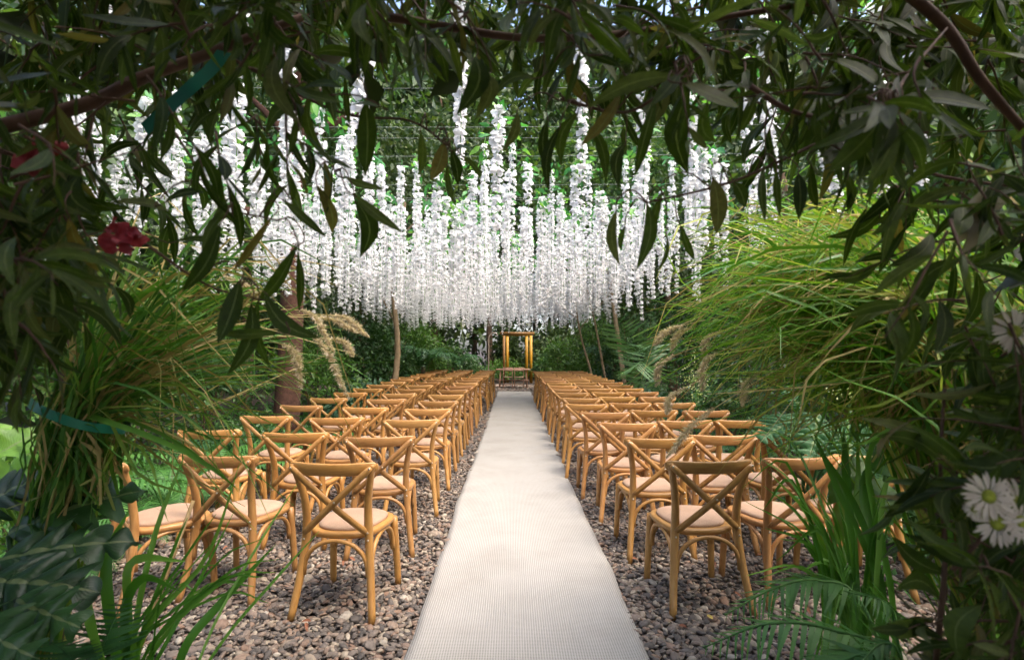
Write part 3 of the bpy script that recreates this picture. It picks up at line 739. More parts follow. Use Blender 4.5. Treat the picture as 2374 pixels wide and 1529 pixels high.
# ferns
def pinna_t(det, w_=.16, teeth=10):
    if not det: return leaf_t(w_*1.25, 3, .15, .1, 0, .35)[:2]
    V, F = [], []
    k = teeth*2
    for i in range(k+1):
        t_ = i/k; wd = w_*.5*(1-t_**1.7)*(1.0 if i % 2 else .78) + .004
        V += [(-wd, t_ + (.03 if i % 2 else 0), -.16*t_*t_), (wd, t_ + (.03 if i % 2 else 0), -.16*t_*t_)]
    for i in range(k): a = i*2; F.append([a, a+1, a+3, a+2])
    return np.array(V), np.array(F)
PIN_HI, PIN_LO = pinna_t(True), pinna_t(False)
PIN_NEAR = pinna_t(True, .105, 10)
PIN_PALM = pinna_t(False, .05)
def frond(mb, path, plen, npair=30, det=False, droop=.35, seed=0, side=None, prof=None, st=None, pin=None):
    r = np.random.default_rng(seed); p = spline(path, 24); L = np.linalg.norm(np.diff(p, axis=0), axis=1).sum()
    tt = np.linspace(.06, .985, npair); idx = tt*23; i0 = np.minimum(idx.astype(int), 22); fr = (idx-i0)[:, None]
    q = p[i0]*(1-fr) + p[i0+1]*fr; T = unit(p[i0+1]-p[i0])
    Sd = unit(np.cross(T, np.array([0, 0, 1.]))) if side is None else np.broadcast_to(unit(np.array(side, float)), T.shape)
    up = unit(np.cross(Sd, T))
    prof = prof or (lambda t: np.sin(np.pi*np.clip(t*.86+.12, 0, 1))**.75)
    ln = plen*prof(tt)
    for s in (-1, 1):
        d = unit(Sd*s + T*(.35 if pin is None else .6) - np.array([0, 0, droop]) + r.normal(0, .05 if pin is None else .11, q.shape))
        tv, tf = pin or (PIN_HI if det else PIN_LO)
        mb.add(*rep(tv, tf, frames(d, up + r.normal(0, .08, q.shape), ln*(1. if det else .95), ln, ln), q))
    tube(mb if st is None else st, p, np.linspace(.006, .0015, 24)*(L/.7)**.5, 5)
    return mb
def fern(name, label, x, yy, L, nf, mat, seed, det=False, group='border ferns', h=0., trunk_h=0., cat='fern'):
    r = np.random.default_rng(seed); o = tag(empty(name, (x, yy, 0)), label, cat, group)
    if trunk_h: obj('trunk', trunk(MB(), r, (0, 0, -.05), (r.uniform(-.1, .1), 0, trunk_h), .09, .07, 0).mesh('trunk', M['bark']), o)
    for k in range(nf):
        a = 2*math.pi*k/nf + r.uniform(-.3, .3); e = r.uniform(.55, 1.15); l = L*r.uniform(.8, 1.15); c, s = math.cos(a), math.sin(a)
        pts = [np.array((0, 0, trunk_h)), np.array((c*l*.25*math.cos(e), s*l*.25*math.cos(e), trunk_h + l*.35*math.sin(e)+.05)),
               np.array((c*l*.6, s*l*.6, trunk_h + l*.50*math.sin(e))), np.array((c*l*.95, s*l*.95, trunk_h + l*(.28*math.sin(e) - .05)))]
        obj('frond', frond(MB(), pts, l*.2, 26 if not det else 30, det, .3, seed+k).mesh('frond', M[mat], False), o)
    return o
FE = [(-3.35, 5.3, .85, 11, 'fern', True, 'large light green fern behind the second row on the left'), (-3.5, 6.5, .85, 10, 'fern', True, 'green fern with an upright frond beside the third row'), (-3.0, 4.35, .6, 9, 'fern', True, 'low bright fern beside the second row, left end'),
      (-4.3, 5.6, .9, 10, 'fern', False, 'fern behind the large light green one'), (-3.35, 8.0, .75, 10, 'fern_dark', False, 'darker fern before the red-barked trunk'), (-2.95, 3.5, .5, 9, 'fern', True, 'small fern between the turned chair and the second row'),
      (-3.9, 7.4, .9, 10, 'fern_dark', False, 'dark fern at the foot of the red-barked trunk'), (3.3, 5.2, .7, 10, 'fern_dark', False, 'dark fern behind the right end chairs'), (3.1, 9.6, .6, 9, 'fern_dark', False, 'small fern near the palm'),
      (-3.05, 6.0, .75, 11, 'fern', True, 'lush fern leaning towards the third row on the left'), (-3.1, 7.1, .8, 11, 'fern', True, 'tall fern beside the fourth row on the left'), (-3.0, 5.0, .6, 10, 'fern', True, 'bright fern between the second and third rows, left end'), (-3.6, 4.6, .9, 11, 'fern', True, 'wide fern behind the low bright one on the left'), (-3.0, 8.7, .6, 10, 'fern', False, 'light fern beside the sixth row on the left'),
      (-2.95, 9.4, .5, 9, 'fern_dark', False, 'small dark fern beside the middle rows'), (2.95, 4.1, .55, 9, 'fern_dark', True, 'low fern under the big grass')]
for i, (x, yy, L, nf, mt, det, lb) in enumerate(FE): fern('fern', lb, x, yy, L, nf, mt, 800+i*20, det)
for i in range(13):
    yy = 4.0 + i*.95; fern('fern', f'fern in the left border, {ORD[i]} along the chair ends from the arch', -2.98 - .12*random.random() - .02*i, yy + random.uniform(-.15, .15), random.uniform(.5, .72), 10, ('fern', 'fern', 'fern_dark')[i % 3], 2000+i*20, i < 5)
    yy = 4.6 + i*.95; fern('fern', f'fern in the right border, {ORD[i]} along the chair ends from the arch', 2.72 + .12*random.random() - (.02*i), yy + random.uniform(-.15, .15), random.uniform(.4, .62), 9, ('fern_dark', 'fern', 'fern_dark')[i % 3], 2600+i*20, i < 4)
fern('tree_fern', 'tree fern with long arching fronds left of the far rows', -2.75, 16.6, 1.5, 11, 'fern_dark', 1200, False, 'tree ferns', trunk_h=1.0, cat='tree fern')
fern('tree_fern', 'smaller tree fern nearer the ochre gateway', -2.0, 18.8, 1.1, 10, 'fern_dark', 1240, False, 'tree ferns', trunk_h=.9, cat='tree fern')
fern('tree_fern', 'tree fern among shrubs right of the far rows', 3.3, 17.4, 1.3, 10, 'fern_dark', 1260, False, 'tree ferns', trunk_h=1.1, cat='tree fern')

# palm right of the rows: one feather leaf, one fan leaf
pal = tag(empty('young_palm', (3.05, 9.9, 0)), 'young palm with one upright and one drooping leaf behind the right rows', 'palm')
def world(o, p): return np.array(p) - np.array(o.location)
b0 = P(1490, 905, 9.9)
for nm, path, pl, sd in (('leaf', [b0, P(1482, 830, 9.9), P(1458, 790, 9.8), P(1428, 752, 9.7)], .62, 1), ('leaf', [b0, P(1500, 860, 9.7), P(1488, 838, 9.5), P(1470, 850, 9.2)], .62, 2), ('leaf', [b0, P(1500, 830, 10.1), P(1525, 800, 10.2), P(1545, 815, 10.2)], .5, 3)):
    mb = MB(); frond(mb, [world(pal, q) for q in path], pl, 20, False, .2 if sd != 2 else .9, sd, side=(1, -.15, .12), prof=lambda t: .55+.45*np.sin(np.pi*t), pin=PIN_PALM)
    obj(nm, mb.mesh(nm, M['palm'], False), pal)

# ground cover in the borders
r = np.random.default_rng(77); mb = MB(); n = 15000
x = np.where(r.random(n) < .5, r.uniform(-6.5, -2.75, n), r.uniform(2.45, 6.5, n)); yy = r.uniform(2.4, 22, n)
z = np.abs(r.normal(0, .10, n)) + .01; d = unit(np.stack([r.normal(0, 1, n), r.normal(0, 1, n), r.uniform(.0, .9, n)], -1)); s = r.uniform(.05, .11, n)
mb.add(*rep(LQ[0], LQ[1], frames(d, r.normal(0, .5, (n, 3)) + (0, 0, 1), s*.7, s, s), np.stack([x, yy, z], -1)))
tag(obj('ground_cover', mb.mesh('ground_cover', M['cover'], False)), 'low leafy ground cover in the borders beside the gravel', 'ground cover', kind='stuff')

# ------------------------------------------------------------------ big broad-leaved plants near the rows
def fingered(mb, base, tip, width, up, seed=0): return lobed(mb, base, tip, width, up, 8, .35, seed, .12, 1.6)
def lobed(mb, base, tip, width, up, nl=5, wav=.6, seed=0, notch=.20, pw=.8):
    """deeply lobed leaf blade: one sheet, its margin cut into paired lobes that sweep forward"""
    r = np.random.default_rng(seed); base, tip, up = np.array(base, float), np.array(tip, float), np.array(up, float)
    L = np.linalg.norm(tip-base); T = (tip-base)/L; up = unit(up - (up@T)*T); S = np.cross(T, up); ns, nc = nl*12, 5
    V, U, F = [], [], []
    ph = r.uniform(0, .3, 2); jit = r.uniform(.8, 1.15, (2, nl+2))
    for i in range(ns+1):
        t_ = i/ns; env = math.sin(math.pi*min(1, .16+.84*t_)**.75)**.7 if t_ < 1 else 0
        for k in range(-nc, nc+1):
            v = abs(k)/nc; sd = 0 if k < 0 else 1; q = t_*nl + ph[sd]
            lob = (notch + (1-notch)*abs(math.sin(math.pi*q))**pw) * jit[sd][int(q)]
            hw = width*.5*max(env, .02)*lob
            x = math.copysign(v*hw, k); y_ = min(t_*L + .55*v*hw*(1-t_*.6), L*1.04)
            z = -.22*L*t_*t_ - .35*hw*v*v + .10*hw + wav*.02*math.sin(t_*23+seed)*v*v + .25*v*hw*(1-abs(math.sin(math.pi*q)))*.5
            V.append(base + S*x + T*y_ + up*z); U.append((.5+.5*k/nc, t_))
    m_ = 2*nc+1
    for i in range(ns):
        for k in range(2*nc): a = i*m_+k; F.append([a, a+1, a+m_+1, a+m_])
    mb.add(np.array(V), np.array(F), np.array(U)); return mb
def big_plant(name, label, x, yy, leaves, mat, fn, stem_r=.008, cat='plant', group=None):
    o = tag(empty(name, (x, yy, 0)), label, cat, group); b = np.array((x, yy, 0))
    for k, (base, tip, wdt, up) in enumerate(leaves):
        lf = obj('leaf', fn(MB(), np.array(base)-b, np.array(tip)-b, wdt, up, seed=k).mesh('leaf', M[mat], True, True), o)
        st = tube(MB(), spline([(0, 0, -.02), (np.array(base)-b)*(.35, .35, .6), np.array(base)-b], 10), np.linspace(stem_r*1.3, stem_r, 10), 6)
        obj('stalk', st.mesh('stalk', M[mat]), lf)
    return o
FW = (0, -.6, .8)
d0 = 1.75
big_plant('split_leaf_philodendron', 'dark glossy philodendron with deeply lobed leaves at the lower left', -1.62, 1.85, [
    (P(20, 1240, 1.80), P(315, 1105, 1.95), .30, (-.1, -.7, .7)), (P(0, 1300, 1.65), P(300, 1225, 1.75), .25, (0, -.65, .75)), (P(-30, 1350, 1.55), P(210, 1345, 1.55), .27, (.1, -.6, .8)),
    (P(-60, 1190, 1.9), P(110, 1075, 2.0), .27, (-.2, -.8, .55)), (P(40, 1390, 1.45), P(170, 1450, 1.4), .17, (.2, -.8, .5)), (P(-80, 1440, 1.35), P(60, 1520, 1.3), .2, (.2, -.8, .5))],
    'philo', lobed)
def broad(mb, base, tip, width, up, seed=0):
    T = tip-base; L = np.linalg.norm(T); tv, tf, tu = leaf_t(1., 9, .25, .22, .03, .5, .22, seed)
    mb.add(*rep(tv, tf, frames(T[None], np.array(up, float)[None], width, L, L), np.array(base)[None]), tu); return mb
big_plant('broad_leaf_plant', 'bright lime green broad-leaved plant at the left edge', -2.15, 2.55, [
    (P(20, 1090, 2.4), P(150, 1040, 2.3), .16, (0, -.6, .8)), (P(-20, 1060, 2.4), P(90, 985, 2.5), .18, (.1, -.8, .6)), (P(-20, 1110, 2.3), P(140, 1100, 2.15), .17, (0, -.5, .85)), (P(-60, 1080, 2.3), P(20, 1140, 2.1), .16, (.2, -.7, .7)),
    (P(30, 1080, 2.5), P(120, 1130, 2.3), .15, (.2, -.6, .8)), (P(-80, 1020, 2.5), P(20, 975, 2.6), .2, (0, -.8, .6)), (P(40, 1050, 2.6), P(140, 1000, 2.7), .14, (.1, -.7, .7))], 'bright', broad)
c0 = P(1895, 975, 4.0)
big_plant('lobed_leaf_plant', 'deep green fan-lobed leaves below the big grass on the right', float(c0[0]), 4.2, [
    (c0 + (0, 0, .05), P(1890, 1050, 3.6), .5, (0, -.8, .6)), (P(1850, 970, 4.1), P(1770, 1000, 3.9), .4, (-.2, -.6, .8)), (P(1940, 980, 4.0), P(2020, 1010, 3.8), .45, (.2, -.7, .7)), (P(1860, 950, 4.3), P(1820, 900, 4.4), .35, (0, -.9, .4)), (P(1960, 1010, 3.8), P(1990, 1090, 3.5), .4, (.1, -.8, .6))], 'fan_leaf', fingered)
c0 = P(2040, 1080, 2.9)
big_plant('broad_leaf_plant', 'broad dark green leaves behind the strap leaves on the right', float(c0[0]), 3.0, [
    (P(2020, 1090, 2.9), P(2110, 1040, 2.8), .18, (0, -.7, .7)), (P(2000, 1060, 2.9), P(1940, 1150, 2.7), .14, (0, -.8, .6)), (P(2040, 1110, 2.8), P(2080, 1200, 2.6), .2, (.2, -.8, .6)), (P(2060, 1060, 3.0), P(2140, 1130, 2.8), .2, (.2, -.8, .6)), (P(1990, 1130, 2.9), P(1950, 1240, 2.7), .13, FW)], 'shrub_mid', broad)

# strap leaves
def blade(mb, path, width, seg=12, twist=0., upv=(0, -1, .3), seed=0):
    p = spline(path, seg); T = unit(np.gradient(p, axis=0)); tt = np.linspace(0, 1, seg)
    S = unit(np.cross(T, np.broadcast_to(np.array(upv, float), T.shape))); Nn = np.cross(S, T)
    wd = width*.5*np.clip(np.minimum(.45+tt*3, 1), 0, 1)*(1-np.clip((tt-.55)/.45, 0, 1)**1.8) + .0008
    c, s = np.cos(twist*tt), np.sin(twist*tt); X = S*c[:, None] + Nn*s[:, None]
    V = np.stack([p - X*wd[:, None] + Nn*wd[:, None]*.3, p, p + X*wd[:, None] + Nn*wd[:, None]*.3], 1).reshape(-1, 3)
    U = np.stack([np.tile([0, .5, 1], seg), np.repeat(tt, 3)], -1)
    F = []
    for i in range(seg-1): a = i*3; F += [[a, a+1, a+4, a+3], [a+1, a+2, a+5, a+4]]
    mb.add(V, np.array(F), U); return mb
def strap_plant(name, label, base, blades, mat='strap', cat='plant', group=None):
    base = np.array(base, float); o = tag(empty(name, base), label, cat, group)
    for pts, w_, tw in blades:
        obj('blade', blade(MB(), [np.array(q)-base for q in pts], w_, 14, tw).mesh('blade', M[mat], True, True), o)
    return o
bR = np.array((1.36, 2.25, 0))
BL = []
for (tx, ty, td, mx_, my_, w_) in ((1885, 1000, 2.2, 1930, 1110, .030), (1955, 990, 2.3, 1960, 1100, .045), (1985, 985, 2.35, 1985, 1150, .045), (2075, 975, 2.1, 2010, 1080, .030), (1770, 1180, 2.0, 1840, 1120, .02), (1700, 1020, 2.1, 1840, 1030, .018), (1880, 1010, 2.2, 1985, 1180, .035), (2040, 1060, 2.3, 2000, 1130, .05), (1760, 1060, 1.9, 1850, 1140, .016), (1800, 1300, 1.9, 1900, 1230, .016), (1720, 1130, 2.0, 1830, 1080, .012), (2100, 1120, 2.1, 2050, 1130, .03)):
    bb_ = random.uniform(-.17, .17); BL.append(([bR + (bb_, random.uniform(-.1, .1), 0), P(1985+bb_*550, 1400, 2.1), P(mx_, my_, td), P(tx, ty, td)], w_*.72, random.uniform(-.8, .8)))
for q in range(46):
    a = random.uniform(-250, 140); hh = random.uniform(-60, 260)
    BL.append(([bR + (random.uniform(-.2, .2), random.uniform(-.1, .15), 0), P(1990+a*.2, 1420, 2.15), P(1985+a*.6, 1230+hh*.5, 2.1), P(1980+a*1.1, 1150+hh*1.1, 2.0+random.uniform(-.2, .2))], random.uniform(.006, .016), random.uniform(-1, 1)))
strap_plant('strap_leaf_plant', 'tall bright green strap-leaved clump in front of the right end chairs', bR, BL)
bL = np.array((-1.45, 2.15, 0)); BL = []
for (pts, w_) in (([bL, P(330, 1480, 2.0), P(480, 1290, 2.05), P(560, 1060, 2.1)], .020), ([bL, P(310, 1500, 1.9), P(360, 1240, 1.95), P(430, 1050, 2.0)], .018), ([P(395, 1640, 1.9), P(430, 1500, 1.9), P(510, 1400, 1.95), P(640, 1260, 2.0)], .030), ([P(300, 1640, 1.9), P(380, 1500, 1.9), P(470, 1330, 2.0), P(545, 1180, 2.1)], .014), ([bL, P(300, 1420, 1.9), P(310, 1300, 1.9), P(430, 1300, 1.9)], .035), ([bL, P(290, 1450, 1.9), P(330, 1340, 1.85), P(420, 1370, 1.8)], .03), ([P(420, 1640, 1.8), P(520, 1480, 1.85), P(640, 1340, 1.9), P(740, 1230, 1.95)], .009), ([P(420, 1640, 1.8), P(500, 1440, 1.9), P(600, 1260, 2.), P(690, 1120, 2.1)], .008), ([bL, P(270, 1500, 1.8), P(250, 1300, 1.8), P(300, 1180, 1.9)], .04), ([bL, P(230, 1500, 1.7), P(200, 1380, 1.7), P(170, 1260, 1.7)], .035)):
    BL.append((pts, w_, random.uniform(-.8, .8)))
for q in range(16):
    tx, ty = random.uniform(380, 680), random.uniform(1180, 1420)
    BL.append(([bL + (random.uniform(-.1, .1), random.uniform(-.1, .1), 0), P(300+random.uniform(-40, 60), 1530, 1.95), P(tx*.6+140, ty*.5+680, 1.95), P(tx, ty, 1.95)], random.uniform(.005, .011), random.uniform(-1, 1)))
strap_plant('strap_leaf_plant', 'arching strap-leaved clump at the lower left before the front chairs', bL, BL)

# ------------------------------------------------------------------ fountain grasses tied into bundles
def grass(name, label, base, root, n, tips, mats, seed, width=(.004, .009), spread=.06, sag=.25, nplume=8, plume_tips=None):
    r = np.random.default_rng(seed); o = tag(empty(name, base), label, 'grass'); b = np.array(base, float); mbs = [MB() for _ in mats]
    for k in range(n):
        tip = tips(r); q = np.array(root) + r.normal(0, spread, 3)*(1, 1, .8)
        tip = tip + r.normal(0, .10, 3); f_ = r.uniform(.4, .72); mid = q*(1-f_) + tip*f_ + np.array([0, 0, sag*r.uniform(-.3, 2.0)])
        g0 = b + np.append(r.normal(0, .06, 2), 0)
        if k % 5 > 1: g0 = q + np.array([0, 0, -.25]) + r.normal(0, .04, 3)
        i = int(r.integers(0, 100)); i = 0 if i < 66 else 1 if i < 90 else 2
        blade(mbs[i], [g0-b, (g0*.5+q*.5) + r.normal(0, .03, 3) - b, q-b, mid-b + r.normal(0, .09, 3), tip-b + (0, 0, -abs(r.normal(0, .09)))], r.uniform(*width)*(1.7 if i == 2 else 1.), 13, r.uniform(-2, 2), r.normal(0, .5, 3)+(0, -.6, .8))
    for i, mb in enumerate(mbs): tag(obj(('blades', 'dry_blades', 'broad_blades')[i], mb.mesh('blades', M[mats[i]], True, True), o), kind='stuff')
    for k, (a, tip) in enumerate(plume_tips or []):
        q = np.array(root); pth = spline([q-b, (q*.5+a*.5)+(0, 0, sag*.8)-b, np.array(a)-b, np.array(tip)-b], 30); mb = MB()
        pl = obj('plume', None, o) if False else None
        body = spline(pth[-11:], 11); T = unit(np.gradient(body, axis=0)); n2 = 700; u = r.uniform(0, 1, n2); ii = np.minimum((u*10).astype(int), 9); fr = (u*10-ii)[:, None]
        O = body[ii]*(1-fr)+body[ii+1]*fr; d = unit(r.normal(size=(n2, 3)) + T[ii]*1.3); s = .029*np.sin(np.pi*np.clip(u*.9+.08, 0, 1))**.6*r.uniform(.6, 1.2, n2)
        mb.add(*rep(LQ[0], LQ[1], frames(d, r.normal(size=(n2, 3)), .0035, s, s*.3), O))
        pm = obj('plume', mb.mesh('plume', M['plume'], False), o)
        obj('stalk', tube(MB(), pth, np.linspace(.0025, .001, 30), 4).mesh('stalk', M['straw']), pm)
    return o
# left bundle
baseL = (-1.80, 1.95, 0); rootL = P(195, 955, 1.9)
def tipsL(r):
    u = r.random()
    if u < .42: return P(r.uniform(420, 790), r.uniform(620, 880), r.uniform(1.9, 2.6))
    if u < .70: return P(r.uniform(250, 600), r.uniform(560, 760), r.uniform(1.8, 2.5))
    if u < .88: return P(r.uniform(350, 640), r.uniform(860, 1120), r.uniform(1.8, 2.2))
    return P(r.uniform(-100, 260), r.uniform(700, 1000), r.uniform(1.7, 2.3))
PL = [(P(700, 720, 2.3), P(775, 815, 2.25)), (P(735, 735, 2.5), P(830, 770, 2.6)), (P(715, 775, 2.2), P(810, 925, 2.1)), (P(770, 785, 2.4), P(820, 825, 2.4)), (P(600, 690, 2.2), P(520, 640, 2.2)), (P(770, 730, 2.5), P(855, 780, 2.5)), (P(660, 800, 2.1), P(700, 900, 2.0))]
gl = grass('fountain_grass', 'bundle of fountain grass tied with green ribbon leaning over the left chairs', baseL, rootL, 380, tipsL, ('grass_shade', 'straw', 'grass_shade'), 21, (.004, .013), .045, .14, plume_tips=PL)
rb = []
for k in range(17):
    a = math.pi*1.1*k/16 + math.pi*.95; rb.append(rootL + np.array([math.cos(a)*.155, math.sin(a)*.12, .045 - .09*k/16]))
mb = MB(); blade(mb, rb, .035, 24, 0, (0, -.2, 1)); V = np.concatenate(mb.V)
def ribbon(name, label, pts, wd, upv):
    p = spline(pts, 30); T = unit(np.gradient(p, axis=0)); S = unit(np.cross(T, np.broadcast_to(np.array(upv, float), T.shape)))
    V = np.concatenate([p-S*wd/2, p+S*wd/2]); n = 30; F = [[i, i+1, n+i+1, n+i] for i in range(n-1)]
    Nn = np.cross(S, T)*.0008; V = np.concatenate([V, V+np.concatenate([Nn, Nn])]); F += [[2*n+n+i, 2*n+n+i+1, 2*n+i+1, 2*n+i] for i in range(n-1)]
    return tag(obj(name, MB().add(V, np.array(F)).mesh(name, M['ribbon'])), label, 'ribbon')
ribbon('green_ribbon', 'green ribbon tied round the grass bundle on the left', [rootL+(-.16, -.02, .055), rootL+(-.10, -.10, .04), rootL+(0, -.13, .005), rootL+(.09, -.10, -.035), rootL+(.15, 0, -.06), rootL+(.06, .10, -.04), rootL+(-.08, .10, .02), rootL+(-.15, .03, .05)], .03, (0, -1, .15))
# right mass
baseR = (2.15, 2.35, 0); rootR = P(2190, 800, 2.35)
def tipsR(r):
    u = r.random()
    if u < .40: return P(r.uniform(1540, 1850), r.uniform(540, 860), r.uniform(2.1, 3.0))
    if u < .62: return P(r.uniform(1650, 2050), r.uniform(470, 640), r.uniform(2.2, 3.2))
    if u < .88: return P(r.uniform(1680, 2080), r.uniform(740, 1010), r.uniform(2.0, 2.7))
    return P(r.uniform(2000, 2300), r.uniform(520, 900), r.uniform(2.0, 2.8))
PR = [(P(1580, 755, 2.6), P(1515, 800, 2.6)), (P(1600, 760, 2.6), P(1555, 815, 2.6)), (P(1560, 825, 2.5), P(1520, 895, 2.5)), (P(1665, 770, 2.4), P(1630, 840, 2.4)), (P(1660, 820, 2.3), P(1625, 905, 2.2)), (P(1585, 900, 2.4), P(1545, 960, 2.3)), (P(1650, 950, 2.2), P(1545, 1060, 2.1)), (P(1750, 870, 2.3), P(1720, 940, 2.2))]
gr = grass('fountain_grass', 'huge drooping fountain grass with pale seed plumes on the right', baseR, rootR, 1250, tipsR, ('grass', 'straw', 'strap'), 22, (.004, .014), .20, .16, plume_tips=PR)

# fern fronds at the lower right and lower left, close to the camera
ff = tag(empty('fern', (1.35, 1.75, 0)), 'large fern with arching fronds at the lower right corner of the gravel', 'fern'); fb = np.array((1.35, 1.75, 0))
for k, (path, pl, dr) in enumerate((([fb, P(2010, 1420, 1.9), P(1900, 1345, 1.95), P(1790, 1365, 1.95), P(1680, 1425, 1.95)], .21, 1.15), ([fb, P(2060, 1540, 1.7), P(1930, 1460, 1.7), P(1780, 1445, 1.72), P(1630, 1500, 1.75)], .22, 1.15), ([fb, P(2060, 1560, 1.5), P(1950, 1530, 1.5), P(1830, 1580, 1.5)], .18, 1.), ([fb, P(2080, 1480, 1.8), P(2060, 1400, 1.8), P(1960, 1370, 1.85)], .15, .9), ([fb, P(2100, 1560, 1.5), P(2050, 1490, 1.5), P(1990, 1540, 1.45)], .12, .5))):
    obj('frond', frond(MB(), [np.array(q)-fb for q in path], pl*.80, 33, True, .30, 40+k, side=(.1, 1, .2), pin=PIN_NEAR).mesh('frond', M['fern'], False), ff)
ff = tag(empty('fern', (-1.30, 1.72, 0)), 'small fern with one upright frond at the lower left corner', 'fern'); fb = np.array((-1.30, 1.72, 0))
for k, (path, pl) in enumerate((([fb, P(215, 1590, 1.75), P(245, 1480, 1.72), P(290, 1385, 1.72)], .13), ([fb, P(180, 1580, 1.7), P(150, 1510, 1.65), P(100, 1480, 1.6)], .11), ([fb, P(260, 1600, 1.7), P(330, 1550, 1.7), P(400, 1560, 1.7)], .10))):
    obj('frond', frond(MB(), [np.array(q)-fb for q in path], pl, 22, True, .15, 60+k, side=(1, .3, 0) if k != 2 else None).mesh('frond', M['fern_dark'], False), ff)
# bamboo cane leaning beside the front chairs
a, b_ = P(335, 1470, 2.45), P(448, 1160, 2.75); a[2] = max(a[2], .0)
cane = tag(empty('bamboo_cane', a), 'brown bamboo cane leaning beside the front left chairs', 'cane')
obj('shaft', tube(MB(), [(a-b_)*.15, b_*0, (b_-a)*.5, (b_-a)], [.013, .013, .011, .009], 8).mesh('shaft', M['bamboo']), cane)
for u in (.25, .62): obj('node', tube(MB(), [(b_-a)*(u-.006), (b_-a)*u, (b_-a)*(u+.006)], [.0125, .0155, .0125], 8).mesh('node', M['bamboo']), cane)
# litter on the gravel
tv, tf, tu = leaf_t(.5, 6, .1, .15)
q = P(1640, 1428, 3.07); q[2] = .045
tag(obj('fallen_leaf', mk('fallen_leaf', tv*.05, tf, M['yellow_leaf'], True), mtx=m4(frames(np.array([[.25, -1, .06]]), np.array([[0, -.3, 1.]]), 1.)[0], q)), 'single yellow fallen leaf on the gravel right of the runner', 'leaf')
dl = mk('dry_leaf', leaf_t(.34, 6, .3, .5)[0]*.06, tf, M['dry_leaf'], True); r = np.random.default_rng(3)
for k in range(34):
    x = r.uniform(.8, 2.4) if r.random() < .65 else r.uniform(-2.4, -.6); yy = r.uniform(2.4, 5.2)
    tag(obj('dry_leaf', dl, mtx=m4(frames(unit(r.normal(size=(1, 3))*(1, 1, .15)), np.array([[r.normal()*.3, r.normal()*.3, 1.]]), r.uniform(.6, 1.2))[0], (x, yy, .038))), 'small curled red-brown dry leaf lying on the gravel', 'leaf', 'dry leaves on the gravel')

